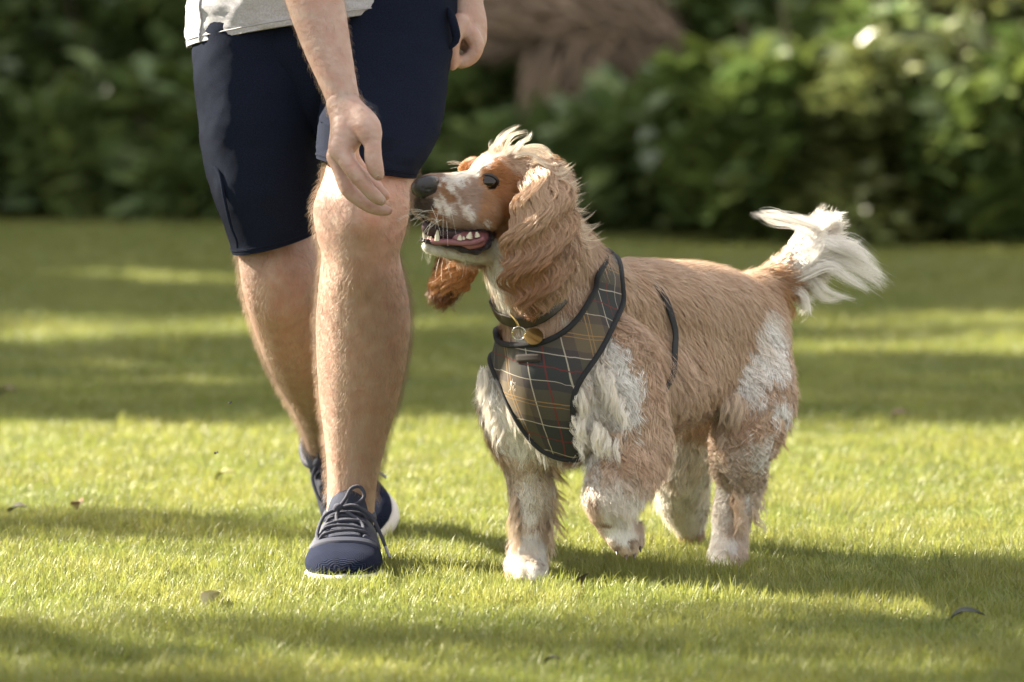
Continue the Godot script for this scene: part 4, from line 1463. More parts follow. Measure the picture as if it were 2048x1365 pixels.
func grow_fur(dog: Node3D, g: Geo, split: int, covered: Dictionary) -> void:
	# guides: u, v, z, reach px, flow (right, down, nearer), length mm, lift, kind (0 sleek, 1 wavy, 2 curly)
	var guides := [
		[870, 385, 0.19, 45, 1, 0.05, -0.3, 6.5, 0.28, 0], [925, 380, 0.18, 45, 1, -0.05, -0.3, 8, 0.28, 0], [900, 440, 0.19, 40, 0.9, 0.45, -0.2, 9, 0.3, 0],
		[975, 345, 0.16, 40, 1, -0.25, -0.3, 9, 0.28, 0], [1000, 410, 0.16, 50, 0.7, 0.7, -0.1, 12, 0.25, 0], [1010, 460, 0.15, 40, 0.5, 0.9, 0, 13, 0.25, 0],
		[1010, 305, 0.12, 35, 1, -0.1, -0.2, 15, 0.35, 0], [1060, 330, 0.11, 40, 0.9, 0.5, 0.1, 26, 0.35, 1],
		[880, 512, 0.16, 40, 0.8, 0.5, -0.2, 7, 0.3, 0], [945, 515, 0.15, 40, 0.6, 0.8, -0.1, 12, 0.3, 0], [960, 560, 0.12, 45, 0.25, 1, 0, 24, 0.2, 0],
		[1000, 610, 0.12, 50, 0.2, 1, 0.1, 24, 0.25, 0], [1080, 630, 0.12, 50, 0.1, 1, 0.1, 22, 0.25, 0], [1150, 560, 0.06, 60, 0.35, 1, 0, 30, 0.22, 0], [1180, 500, 0.0, 50, 0.5, 0.9, 0, 26, 0.25, 0],
		[1090, 420, 0.19, 45, 0.15, 1, 0, 40, 0.25, 1], [1090, 500, 0.19, 45, 0.0, 1, 0, 44, 0.22, 1], [1070, 575, 0.18, 40, -0.1, 1, 0, 34, 0.25, 1], [900, 545, 0.05, 60, -0.2, 1, 0.1, 34, 0.3, 1],
		[1220, 530, -0.06, 60, 1, 0.15, -0.5, 17, 0.22, 0], [1320, 525, -0.18, 70, 1, 0.12, -0.6, 18, 0.28, 0], [1440, 535, -0.28, 70, 1, 0.3, -0.6, 20, 0.28, 0], [1540, 620, -0.34, 60, 0.4, 1, -0.2, 24, 0.25, 0],
		[1290, 640, -0.05, 70, 0.45, 1, -0.3, 34, 0.14, 0], [1380, 650, -0.16, 80, 0.5, 1, -0.3, 36, 0.14, 0], [1470, 650, -0.24, 60, 0.4, 1, -0.2, 34, 0.14, 0], [1300, 740, 0.0, 50, 0.3, 1, -0.1, 42, 0.14, 0],
		[1360, 780, -0.12, 70, 0.35, 1, -0.1, 44, 0.2, 1], [1330, 850, -0.12, 60, 0.3, 1, 0, 52, 0.2, 1],
		[1260, 740, 0.09, 60, 0.1, 1, 0.1, 34, 0.22, 1], [1180, 790, 0.12, 50, 0.25, 1, 0.1, 34, 0.3, 1], [1290, 860, 0.1, 60, 0.25, 1, 0, 46, 0.22, 1], [1190, 880, 0.1, 40, 0.1, 1, 0.1, 36, 0.3, 1],
		[1310, 910, 0.04, 40, 0.35, 1, 0, 44, 0.25, 1], [1225, 965, 0.12, 40, 0.5, 0.9, 0, 30, 0.2, 1], [1260, 970, 0.1, 40, 0.25, 1, 0, 46, 0.22, 1], [1200, 1000, 0.12, 22, 0.5, 0.9, 0, 8, 0.2, 0], [1225, 1050, 0.11, 26, 0.4, 1, 0, 8, 0.2, 0], [1255, 1040, 0.1, 25, 0.3, 1, 0, 30, 0.25, 1], [1247, 1088, 0.1, 34, 0.2, 1, 0, 4.5, 0.18, 0], [1270, 1075, 0.095, 26, 0.2, 1, 0, 5, 0.2, 0],
		[990, 750, 0.04, 50, -0.25, 1, 0.1, 34, 0.28, 1], [1010, 840, 0.04, 50, -0.05, 1, 0.1, 34, 0.25, 1], [1080, 890, 0.04, 40, 0.5, 1, 0.1, 36, 0.3, 1],
		[1040, 930, 0.0, 50, 0.05, 1, 0, 32, 0.2, 1], [1095, 960, -0.02, 40, 0.5, 1, -0.1, 38, 0.3, 1], [1050, 1020, 0.0, 45, 0.05, 1, 0, 20, 0.18, 0], [1095, 1030, -0.03, 30, 0.35, 1, 0, 32, 0.25, 1], [1030, 1080, -0.01, 30, -0.1, 1, 0, 22, 0.2, 1], [1055, 1100, 0.0, 35, 0.05, 1, 0.1, 11, 0.16, 0], [1055, 1148, 0.035, 40, 0, 0.7, 0.6, 4.5, 0.18, 0],
		[1530, 700, -0.22, 50, 0.15, 1, 0, 34, 0.2, 1], [1560, 770, -0.22, 50, 0.25, 1, 0, 40, 0.28, 1], [1470, 800, -0.2, 60, -0.1, 1, 0.1, 40, 0.25, 1], [1545, 850, -0.2, 40, 0.4, 1, 0, 40, 0.3, 2], [1470, 890, -0.2, 45, 0.05, 1, 0, 28, 0.25, 2], [1505, 960, -0.24, 45, 0.35, 1, 0, 28, 0.3, 2], [1445, 980, -0.22, 35, -0.1, 1, 0, 20, 0.2, 1], [1485, 1040, -0.24, 40, 0.25, 1, 0, 24, 0.28, 2], [1445, 1060, -0.22, 35, 0, 1, 0, 15, 0.2, 0], [1465, 1110, -0.21, 36, 0.05, 1, 0.2, 9, 0.2, 0], [1450, 1142, -0.18, 36, 0, 0.8, 0.5, 4.5, 0.18, 0],
		[1380, 900, -0.4, 60, -0.15, 1, 0, 40, 0.25, 1], [1365, 980, -0.45, 50, -0.1, 1, 0, 36, 0.25, 1], [1385, 1060, -0.49, 35, 0, 1, 0, 16, 0.25, 0],
		[1545, 580, -0.38, 40, 0.7, 0.7, 0, 30, 0.3, 0], [1600, 520, -0.4, 50, 0.9, 0.4, 0, 44, 0.35, 1], [1635, 460, -0.41, 30, 0.7, -0.2, 0, 40, 0.4, 1]]
	var gp := PackedVector3Array()
	var gf := PackedVector3Array()
	var gr := PackedFloat32Array()
	for a in guides:
		gp.append(at(a[0], a[1], a[2]))
		gf.append(Vector3(a[4], -a[5], a[6]).normalized())
		gr.append(px(a[3], a[2]))
	var nv := g.v.size()
	var flow := PackedVector3Array()
	var form := PackedVector3Array()      # length m, lift, kind
	flow.resize(nv)
	form.resize(nv)
	var none := PackedByteArray()
	none.resize(nv)
	for q in nv:
		var p := g.v[q]
		var f := Vector3.ZERO
		var m := Vector3.ZERO
		var w := 0.0
		for s in gp.size():
			var d := (p - gp[s])
			d.z *= 0.7
			var e := d.length_squared() / (gr[s] * gr[s])
			if e > 12.0:
				continue
			var ww := exp(-e * 0.9) + 1e-6
			f += gf[s] * ww
			m += Vector3(guides[s][7] * 0.001, guides[s][8], guides[s][9]) * ww
			w += ww
		if w > 0.0:
			flow[q] = f / w
			form[q] = m / w
		else:
			flow[q] = Vector3(0.2, -1, 0)
			form[q] = Vector3(0.022, 0.22, 0)
		var n := g.n[q]
		for o in [0.0, 0.005, 0.010, 0.015]:
			if covered.has(Vector3i(((p + n * o) / 0.011).floor())):
				none[q] = 1
		# bare: eyes, nose, mouth opening
		if q >= split and bare_face(p):
			none[q] = 1
	var meshes := []
	for k in 3:
		meshes.append(tuft_mesh(100 + k, 13, 0.18, 0.8, 0.35, 1.05, 0.042, 4))
	for k in 3:
		meshes.append(tuft_mesh(110 + k, 15, 0.42, 1.15, 0.2, 0.75, 0.042, 8))
	for k in 3:
		meshes.append(tuft_mesh(120 + k, 15, 0.80, 1.4, 0.15, 0.6, 0.042, 9))
	for k in 3:
		meshes.append(tuft_mesh(130 + k, 11, 0.15, 0.7, 0.35, 1.05, 0.085, 4))
	var xf := [[], [], [], [], [], [], [], [], [], [], [], []]
	var cols := []
	for k in 12:
		cols.append(PackedColorArray())
	for t in g.i.size() / 3:
		var ia := g.i[t * 3]
		var ib := g.i[t * 3 + 1]
		var ic := g.i[t * 3 + 2]
		var a := g.v[ia]
		var b := g.v[ib]
		var c := g.v[ic]
		var gap := clampf(form[ia].x * 0.125, 0.00125, 0.0038)
		var want := (b - a).cross(c - a).length() * 0.5 / (gap * gap)
		if g.n[ia].z < -0.35:
			want *= 0.4
		var cnt := int(want) + (1 if rng.randf() < want - int(want) else 0)
		for q in cnt:
			var r1 := sqrt(rng.randf())
			var r2 := rng.randf()
			var w0 := 1.0 - r1
			var w1 := r1 * (1.0 - r2)
			var w2 := r1 * r2
			if none[ia] and w0 > 0.3 or none[ib] and w1 > 0.3 or none[ic] and w2 > 0.3:
				continue
			var p := a * w0 + b * w1 + c * w2
			var n := (g.n[ia] * w0 + g.n[ib] * w1 + g.n[ic] * w2).normalized()
			if covered.has(Vector3i(((p + n * 0.012) / 0.011).floor())) or covered.has(Vector3i(((p + n * 0.006) / 0.011).floor())):
				continue
			var f := flow[ia] * w0 + flow[ib] * w1 + flow[ic] * w2
			var m := form[ia] * w0 + form[ib] * w1 + form[ic] * w2
			var swirl := noise.get_noise_3d(p.x * 22.0, p.y * 22.0, p.z * 22.0)
			f = f.rotated(n, swirl * (0.55 if m.z > 0.5 else 0.35) + rnd(-0.16, 0.16))
			f = (f - n * f.dot(n)).normalized()
			var lift := m.y * rnd(0.6, 1.5) + 0.10 * swirl
			var y := (f + n * lift).normalized()
			var x := y.cross(n).normalized()
			var z := x.cross(y)
			var l := m.x * rnd(0.75, 1.2)
			var kind := clampi(int(round(m.z + rnd(-0.25, 0.25))), 0, 2)
			if m.x < 0.0125:
				kind = 3
			var wide := gap * (1.9 if kind in [1, 2] else 2.1)
			var mi := kind * 3 + rng.randi() % 3
			if rng.randf() < 0.5:
				x = -x
			xf[mi].append(Transform3D(Basis(x * wide, y * l, z * wide), p - n * 0.0012))
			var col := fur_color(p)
			var tone := 1.0 + 0.14 * noise.get_noise_3d(p.x * 45.0 + 5.0, p.y * 45.0, p.z * 45.0)
			var streak := noise.get_noise_3d(p.x * 34.0 + p.y * 10.0, p.y * 12.0, p.z * 34.0)
			col = col.lerp(Color(col.r * 0.80, col.g * 0.70, col.b * 0.60), clampf(0.25 + streak * 1.3, 0.0, 1.0))
			cols[mi].append(col * (tone * rnd(0.95, 1.05)))
	var hair := tinted(0.42, 0.5, 0.45)
	for k in 12:
		scatter(["sleek_fur", "wavy_fur", "curly_fur", "short_fur"][k / 3], meshes[k], hair, xf[k], cols[k], dog)

func bare_face(p: Vector3) -> bool:
	for b in [[980, 366, 0.17, 15.0], [848, 371, 0.2, 22.0]]:
		var d: Vector3 = p - at(b[0], b[1], b[2])
		d.z *= 0.5
		if d.length() < px(b[3], b[2]):
			return true
	return false

func build_face(dog: Node3D, head: Array) -> void:
	var black := plain(0.012, 0.011, 0.012, 0.28)
	# nose
	var ng := nets(field_of([chain([[870, 362, 0.192, 9], [857, 365, 0.200, 14.5], [843, 370, 0.201, 15.5], [834, 375, 0.191, 13]]), chain([[861, 377, 0.198, 13], [847, 382, 0.202, 13], [838, 385, 0.192, 11]]), chain([[842, 392, 0.196, 10], [840, 402, 0.196, 6]], 2)], 0.0022, 0.006, [chain([[842, 377, 0.2145, 5.5], [850, 381, 0.214, 4.5], [860, 379, 0.210, 3]])]))
	var nm := plain(0.018, 0.016, 0.018, 0.22)
	nm.heightmap_enabled = true
	nm.uv1_triplanar = true
	nm.uv1_world_triplanar = true
	nm.uv1_scale = Vector3.ONE * 40.0
	nm.heightmap_texture = noise_tex(256, 0.08, Color.BLACK, Color.WHITE, 91, 2, 0.3, 0.7)
	nm.heightmap_scale = 0.018
	part("nose", ng.mesh(), nm, dog)
	# eye with dark rims
	var ep := hit(head, 0.012, 980, 366)
	var ball := SphereMesh.new()
	ball.radius = 0.0130
	ball.height = 0.0260
	ball.radial_segments = 32
	ball.rings = 16
	var eye := part("eye", ball, plain(0.012, 0.007, 0.004, 0.04), dog)
	eye.position = ep + Vector3(-0.001, 0, -0.0065)
	var rim := Geo.new()
	var rp := PackedVector3Array()
	for q in 33:
		var a := TAU * q / 32.0
		var x := cos(a) * 0.0124
		var y := sin(a) * 0.0105 - 0.18 * x
		if cos(a) < -0.8:
			x *= 1.22
		rp.append(eye.position + Vector3(x, y, sqrt(maxf(0.00001, 0.0134 * 0.0134 - x * x - y * y)) - 0.0005))
	tube(rim, rp, const_r(0.0025), 8)
	part("eyelid", rim.mesh(), plain(0.022, 0.016, 0.016, 0.4), dog)
	# mouth: dark lips, tongue, gums and teeth
	var mouth := Geo.new()
	var lip := smooth(pts([[838, 427, 0.166], [852, 444, 0.178], [870, 456, 0.188], [905, 462, 0.190], [940, 462, 0.182], [968, 460, 0.170], [981, 466, 0.158], [980, 482, 0.156], [968, 496, 0.160], [948, 503, 0.165], [925, 498, 0.170], [900, 490, 0.174], [875, 486, 0.176], [852, 482, 0.174], [842, 480, 0.165]]), 4)
	var lr := PackedFloat32Array()
	for q in lip.size():
		var t := float(q) / lip.size()
		lr.append(0.0012 + 0.0034 * (1.0 + 0.3 * sin(q * 1.3)) * clampf((t - 0.36) * 6.0, 0.0, 1.0) * clampf((1.05 - t) * 4.0, 0.35, 1.0))
	tube(mouth, lip, lr, 10)
	part("lip", mouth.mesh(), relief(plain(0.030, 0.020, 0.024, 0.22), 256, 0.15, 93, 0.15), dog)
	var cave := nets(field_of([chain([[985, 470, 0.125, 22], [940, 470, 0.145, 26], [895, 466, 0.160, 24], [860, 455, 0.165, 18]]), chain([[950, 480, 0.12, 26], [890, 475, 0.135, 24]])], 0.004, 0.01))
	part("mouth_lining", cave.mesh(), plain(0.05, 0.022, 0.026, 0.5), dog)
	var tongue := nets(field_of([chain([[965, 474, 0.150, 16], [930, 474, 0.158, 17], [895, 470, 0.164, 15], [870, 468, 0.162, 10]]), chain([[960, 484, 0.163, 12], [940, 488, 0.168, 12], [920, 486, 0.170, 9]])], 0.003, 0.008))
	part("tongue", tongue.mesh(), relief(plain(0.36, 0.145, 0.155, 0.30), 256, 0.1, 94, 0.05), dog)
	var gum := Geo.new()
	tube(gum, smooth(pts([[966, 478, 0.172], [945, 485, 0.177], [920, 486, 0.180], [895, 484, 0.180], [872, 484, 0.179], [853, 482, 0.170]]), 4), const_r(0.0042), 8)
	part("gum", gum.mesh(), relief(plain(0.26, 0.105, 0.115, 0.25), 256, 0.15, 96, 0.06), dog)
	var enamel := plain(0.70, 0.65, 0.52, 0.25)
	for a in [[874, 482, 0.181, 5.5, 875, 460, 2.2], [850, 478, 0.158, 4.5, 847, 456, 1.6], [919, 480, 0.183, 5.5, 920, 470, 1.8], [927, 479, 0.182, 3.5, 927, 473, 1.8], [938, 477, 0.181, 7.0, 941, 464, 2.0], [955, 474, 0.177, 6.0, 953, 464, 2.2], [862, 481, 0.174, 3.5, 862, 473, 2.0], [857, 481, 0.170, 3.5, 857, 473, 2.0]]:
		var g := Geo.new()
		var base := at(a[0], a[1], a[2])
		var tip := at(a[4], a[5], a[2] + 0.001)
		tube(g, PackedVector3Array([base, base.lerp(tip, 0.35), base.lerp(tip, 0.7), base.lerp(tip, 0.93), tip]), PackedFloat32Array([px(a[3], 0.17), px(a[3], 0.17) * 0.92, px(lerpf(a[3], a[6], 0.6), 0.17), px(a[6], 0.17), 0.0005]), 10)
		part("tooth", g.mesh(), enamel, dog)
	# claws of the raised and standing paws
	for a in [[1025, 1166, 0.052], [1040, 1166, 0.067], [1065, 1166, 0.067], [1083, 1166, 0.052], [1234, 1101, 0.106], [1252, 1111, 0.110], [1269, 1109, 0.104], [1281, 1095, 0.09], [1421, 1153, -0.172], [1437, 1155, -0.158], [1459, 1155, -0.158], [1479, 1153, -0.172]]:
		var g := Geo.new()
		var p := at(a[0], a[1], a[2])
		tube(g, PackedVector3Array([p + Vector3(0, 0.003, -0.006), p, p + Vector3(0, -0.006, 0.004)]), PackedFloat32Array([0.003, 0.0028, 0.0008]), 8)
		part("claw", g.mesh(), plain(0.10, 0.075, 0.06, 0.4), dog)
	# whiskers
	var wg := Geo.new()
	for q in 20:
		var u := rnd(850, 905)
		var v := rnd(405, 445)
		var p := hit(head, 0.012, u, v)
		var d := Vector3(rnd(-1.0, -0.3), rnd(-0.7, 0.25), rnd(-0.1, 0.5)).normalized()
		if q > 13:
			d = Vector3(rnd(-0.3, 0.4), rnd(-1.0, -0.5), rnd(0.1, 0.6)).normalized()
		var l := rnd(0.02, 0.055)
		tube(wg, smooth(PackedVector3Array([p, p + d * l * 0.5 + Vector3(0, 0.002, 0), p + d * l + Vector3(0, rnd(-0.012, -0.002), 0)]), 4), PackedFloat32Array([0.00028, 0.00027, 0.00026, 0.00025, 0.00023, 0.0002, 0.00018, 0.00014, 0.0001]), 3, Color(0.75, 0.70, 0.60))
	for q in 10:
		var p := hit(head, 0.012, rnd(850, 940), rnd(500, 512))
		var d := Vector3(rnd(-0.3, 0.3), -1.0, rnd(-0.1, 0.3)).normalized()
		var l := rnd(0.015, 0.05)
		tube(wg, smooth(PackedVector3Array([p, p + d * l * 0.5 + Vector3(rnd(-0.003, 0.003), 0, 0), p + d * l]), 4), PackedFloat32Array([0.00028, 0.00027, 0.00026, 0.00025, 0.00023, 0.0002, 0.00018, 0.00014, 0.0001]), 3, Color(0.75, 0.70, 0.60))
	for q in 7:
		var p := at(rnd(918, 935), rnd(325, 340), 0.085)
		var d := Vector3(-1.0, rnd(-0.05, 0.5), 0.1).normalized()
		tube(wg, smooth(PackedVector3Array([p, p + d * 0.009 + Vector3(0, 0.002, 0), p + d * rnd(0.012, 0.022)]), 4), PackedFloat32Array([0.00028, 0.00027, 0.00026, 0.00025, 0.00023, 0.0002, 0.00018, 0.00014, 0.0001]), 3, Color(0.75, 0.70, 0.60))
	var wo := part("whiskers", wg.mesh(), tinted(0.35, 0.4), dog)
	wo.set_meta("kind", "stuff")

func build_locks(dog: Node3D) -> void:
	var hair := tinted(0.38, 0.55, 0.5)
	# ---- near ear: wavy locks laid over the ear, in overlapping tiers
	var front := smooth(pts([[1045, 350, 0.155], [1031, 400, 0.19], [1016, 470, 0.20], [1004, 545, 0.20], [1022, 612, 0.19]]), 6)
	var mid := smooth(pts([[1078, 334, 0.16], [1094, 392, 0.215], [1100, 470, 0.222], [1095, 550, 0.218], [1075, 618, 0.200]]), 6)
	var rear := smooth(pts([[1108, 326, 0.12], [1142, 388, 0.16], [1150, 450, 0.165], [1142, 520, 0.165], [1115, 588, 0.17]]), 6)
	var g := Geo.new()
	for q in 260:
		var s := rng.randf()
		var t0 := pow(rng.randf(), 0.9) * 0.74
		var span := rnd(0.26, 0.42)
		var drift := rnd(-0.14, 0.14)
		var path := PackedVector3Array()
		for k in 13:
			var t := t0 + span * k / 12.0
			var ss := clampf(s + drift * k / 12.0, 0.0, 1.0)
			var f := minf(t, 1.0) * (front.size() - 1)
			var i0 := mini(int(f), front.size() - 2)
			var fr := f - i0
			var a := front[i0].lerp(front[i0 + 1], fr)
			var b := mid[i0].lerp(mid[i0 + 1], fr)
			var c := rear[i0].lerp(rear[i0 + 1], fr)
			var p := a.lerp(b, ss).lerp(b.lerp(c, ss), ss)
			p = p.lerp(a.lerp(b, ss * 2.0) if ss < 0.5 else b.lerp(c, ss * 2.0 - 1.0), 0.5)
			if t > 1.0:
				p += Vector3(0, -0.12 * (t - 1.0), 0)
			path.append(p + Vector3(0, 0, 0.001 + 0.004 * sin(PI * k / 12.0)))
		path = wavy(path, rnd(0.0055, 0.0095), span * rnd(3.8, 5.0), Vector3(0, 0, 1), fposmod(s * 5.0 + t0 * 24.0 + rnd(-0.7, 0.7), TAU))
		var low := clampf((t0 + span * 0.5 - 0.36) * 2.6, 0.0, 1.0) * clampf(1.6 - s * 1.3, 0.0, 1.0)
		var col := Color(0.50, 0.325, 0.205).lerp(RUST, low * 0.95) * rnd(0.8, 1.15)
		lock(g, path, 32, 0.0042, 0.0012, 0.00029, col, col.lerp(Color(0.70, 0.53, 0.36), 0.38 - 0.25 * low))
	# flyaway locks along the back edge of the ear and the crown
	for q in 70:
		var t := rng.randf()
		var a: Vector3 = at(lerpf(1080, 1150, t), lerpf(320, 480, pow(t, 1.2)), 0.13 + rnd(-0.03, 0.03))
		var l := rnd(0.022, 0.050)
		var d := Vector3(1.0, rnd(-0.7, 0.15), rnd(-0.3, 0.2)).normalized()
		var path := smooth(PackedVector3Array([a - d * 0.015, a, a + d * l * 0.5 + Vector3(0, -0.006, 0), a + d * l + Vector3(0, rnd(-0.004, 0.012), 0)]), 4)
		lock(g, path, 11, 0.0037, 0.0016, 0.00026, Color(0.74, 0.60, 0.44), Color(0.84, 0.74, 0.60))
	var ear := part("ear_locks", g.mesh(), hair, dog, "long wavy fawn ear hair, rust-coloured at its lower edge")
	ear.set_meta("kind", "stuff")
	# ---- far ear
	var g2 := Geo.new()
	for q in 100:
		var s := rng.randf()
		var t0 := rng.randf() * 0.6
		var path := PackedVector3Array()
		for k in 11:
			var t := t0 + 0.42 * k / 10.0
			var cu := lerpf(930, 888, t) + (s - 0.5) * lerpf(30, 78, sin(minf(t, 1.0) * PI * 0.75))
			path.append(at(cu, lerpf(500, 596, t), 0.05 + 0.015 * sin(s * PI)))
		path = wavy(path, 0.0045, rnd(1.0, 2.0), Vector3(0, 0, 1))
		lock(g2, path, 26, 0.0048, 0.0020, 0.00026, Color(0.42, 0.19, 0.065) * rnd(0.8, 1.2), Color(0.56, 0.28, 0.10))
	part("ear_locks", g2.mesh(), hair, dog, "rust-coloured hanging ear hair below the jaw").set_meta("kind", "stuff")
	# ---- windblown crown
	var g3 := Geo.new()
	for a in [[[985, 310], [992, 288], [1010, 268], [1045, 252]], [[990, 308], [998, 285], [1018, 270], [1052, 258]], [[1000, 305], [1006, 280], [1022, 262], [1040, 250]], [[1008, 303], [1018, 280], [1034, 268], [1058, 265]], [[985, 312], [982, 300], [984, 290], [994, 286]], [[1025, 300], [1040, 286], [1056, 280], [1064, 262]], [[1030, 300], [1048, 284], [1060, 274], [1062, 264]], [[1035, 298], [1060, 292], [1085, 292], [1105, 305]], [[1040, 300], [1070, 296], [1095, 305], [1112, 318]], [[1045, 305], [1075, 302], [1090, 315], [1108, 308]], [[1010, 302], [1035, 296], [1060, 298], [1090, 310]], [[1000, 305], [1025, 298], [1055, 305], [1080, 318]], [[1020, 302], [1050, 300], [1080, 312], [1110, 330]], [[1030, 308], [1060, 308], [1090, 325], [1125, 345]], [[1040, 312], [1070, 318], [1105, 345], [1150, 372]], [[1050, 318], [1085, 330], [1120, 365], [1168, 378]]]:
		var zz := 0.12 + rnd(-0.015, 0.02)
		var path := smooth(pts([[a[0][0], a[0][1] + 6, zz], [a[1][0], a[1][1], zz], [a[2][0], a[2][1], zz], [a[3][0], a[3][1], zz - 0.01]]), 5)
		lock(g3, path, 26, 0.0044, 0.0026, 0.00026, Color(0.72, 0.60, 0.45), Color(0.86, 0.80, 0.70))
	part("crown_locks", g3.mesh(), hair, dog, "pale windblown hair on the crown of the head").set_meta("kind", "stuff")
	# ---- feathering of legs, chest and belly: from u, v, z to u, v, z; hang right, hang down; locks; strands; curl mm; colours
	var g5 := Geo.new()
	for a in [
		[1100, 870, -0.03, 1100, 1055, -0.05, 34, 40, 34, 12, 2.0, FAWN, ORANGE], [1090, 880, -0.01, 1095, 1040, -0.03, 26, 46, 26, 12, 2.0, FAWN, CREAM],
		[1030, 1000, 0.0, 1030, 1090, 0.0, -10, 40, 22, 12, 1.5, FAWN, CREAM], [1100, 1040, -0.02, 1098, 1105, -0.02, 6, 36, 14, 10, 1.5, FAWN, CREAM],
		[1272, 830, 0.07, 1296, 920, 0.04, 18, 60, 44, 14, 3.0, FAWN, Color(0.58, 0.40, 0.28)], [1232, 885, 0.11, 1282, 930, 0.08, 18, 62, 40, 14, 3.0, FAWN, CREAM], [1226, 970, 0.125, 1270, 990, 0.095, 12, 60, 34, 14, 2.5, WHITE_FUR, FAWN], [1240, 1020, 0.115, 1262, 1040, 0.10, 6, 40, 16, 12, 2.0, WHITE_FUR, FAWN],
		[1160, 770, 0.13, 1150, 890, 0.12, 16, 44, 34, 14, 3.0, WHITE_FUR, CREAM], [1180, 850, 0.12, 1230, 900, 0.12, 4, 46, 26, 14, 3.0, WHITE_FUR, CREAM], [1200, 740, 0.115, 1250, 830, 0.12, 4, 50, 30, 14, 3.0, WHITE_FUR, CREAM],
		[970, 745, 0.045, 998, 850, 0.045, -10, 50, 36, 14, 2.5, WHITE_FUR, CREAM], [1020, 800, 0.07, 1075, 880, 0.08, 10, 54, 36, 14, 2.5, WHITE_FUR, CREAM], [1060, 870, 0.06, 1130, 905, 0.05, 10, 36, 26, 14, 2.5, WHITE_FUR, FAWN],
		[1290, 828, -0.07, 1400, 800, -0.16, 10, 50, 56, 14, 2.5, FAWN, Color(0.52, 0.33, 0.20)], [1310, 780, -0.04, 1400, 770, -0.12, 16, 60, 40, 14, 2.5, FAWN, Color(0.60, 0.40, 0.26)],
		[1560, 770, -0.24, 1570, 840, -0.24, 18, 44, 26, 14, 3.0, FAWN, WHITE_FUR], [1530, 840, -0.22, 1560, 860, -0.24, 14, 44, 22, 14, 4.0, FAWN, ORANGE], [1440, 800, -0.17, 1540, 830, -0.19, 2, 60, 44, 14, 4.0, FAWN, CREAM],
		[1430, 880, -0.18, 1520, 890, -0.21, 6, 50, 40, 14, 5.0, FAWN, CREAM], [1505, 930, -0.23, 1510, 1040, -0.24, 14, 34, 46, 12, 5.0, CREAM, FAWN], [1470, 930, -0.21, 1480, 1060, -0.22, 8, 38, 40, 12, 4.0, FAWN, CREAM],
		[1330, 880, -0.42, 1350, 1000, -0.46, -10, 50, 30, 12, 2.0, CREAM, WHITE_FUR], [1350, 880, -0.40, 1410, 960, -0.43, 0, 60, 34, 12, 2.0, CREAM, WHITE_FUR]]:
		for q in a[8]:
			var t := rng.randf()
			var o := Vector3(lerpf(a[0], a[3], t) + rnd(-10, 10), lerpf(a[1], a[4], t) + rnd(-10, 10), lerpf(a[2], a[5], t))
			var l := rnd(0.65, 1.2)
			var zz := o.z + rnd(-0.006, 0.006)
			var path := smooth(pts([[o.x - a[6] * 0.25, o.y - a[7] * 0.2, zz - 0.01], [o.x, o.y, zz], [o.x + a[6] * 0.45 * l, o.y + a[7] * 0.5 * l, zz + 0.004], [o.x + a[6] * l + rnd(-6, 6), o.y + a[7] * l, zz + rnd(-0.004, 0.006)]]), 4)
			path = wavy(path, a[10] * 0.001 * rnd(0.6, 1.3), rnd(0.8, 1.5), Vector3(0, 0, 1))
			var cc: Color = a[11]
			cc = cc.lerp(a[12], rng.randf() * 0.6) * rnd(0.88, 1.1)
			lock(g5, path, int(a[9] * 1.7), 0.0054, 0.0020, 0.00024, cc, cc.lerp(Color(0.80, 0.68, 0.54), 0.35))
	part("feathering", g5.mesh(), hair, dog, "long fawn and white feathering on legs, chest and belly").set_meta("kind", "stuff")
	# ---- tail plume
	var g4 := Geo.new()
	var white := Color(0.86, 0.84, 0.80)
	var plume := [
		[[1530, 572], [1565, 548], [1600, 522], [1632, 488], 26, 0.009], [[1540, 560], [1575, 535], [1610, 505], [1640, 470], 26, 0.008], [[1560, 560], [1600, 540], [1630, 505], [1650, 465], 26, 0.012], [[1610, 500], [1635, 470], [1650, 445], [1656, 424], 22, 0.008], [[1615, 490], [1630, 465], [1640, 448], [1645, 438], 20, 0.008],
		[[1650, 470], [1625, 452], [1570, 436], [1500, 422], 16, 0.006], [[1645, 460], [1610, 440], [1560, 428], [1512, 424], 12, 0.005], [[1648, 475], [1615, 462], [1560, 446], [1520, 432], 12, 0.004],
		[[1590, 530], [1640, 495], [1700, 500], [1768, 548], 26, 0.012], [[1600, 535], [1650, 508], [1710, 520], [1772, 566], 26, 0.012], [[1600, 545], [1655, 520], [1710, 540], [1764, 580], 26, 0.012], [[1595, 550], [1650, 535], [1700, 555], [1745, 582], 26, 0.012], [[1600, 530], [1650, 485], [1700, 490], [1755, 525], 24, 0.010], [[1620, 515], [1660, 500], [1705, 515], [1770, 560], 24, 0.012],
		[[1640, 480], [1670, 482], [1700, 488], [1722, 480], 16, 0.007], [[1650, 485], [1685, 492], [1715, 505], [1740, 515], 16, 0.008],
		[[1570, 555], [1615, 555], [1640, 580], [1668, 598], 22, 0.010], [[1575, 560], [1620, 565], [1650, 592], [1702, 592], 18, 0.008], [[1580, 560], [1625, 560], [1655, 585], [1715, 604], 14, 0.006], [[1560, 565], [1598, 570], [1612, 600], [1640, 590], 14, 0.006],
		[[1545, 575], [1590, 585], [1615, 605], [1620, 628], 20, 0.010], [[1540, 580], [1580, 590], [1605, 612], [1600, 634], 20, 0.010]]
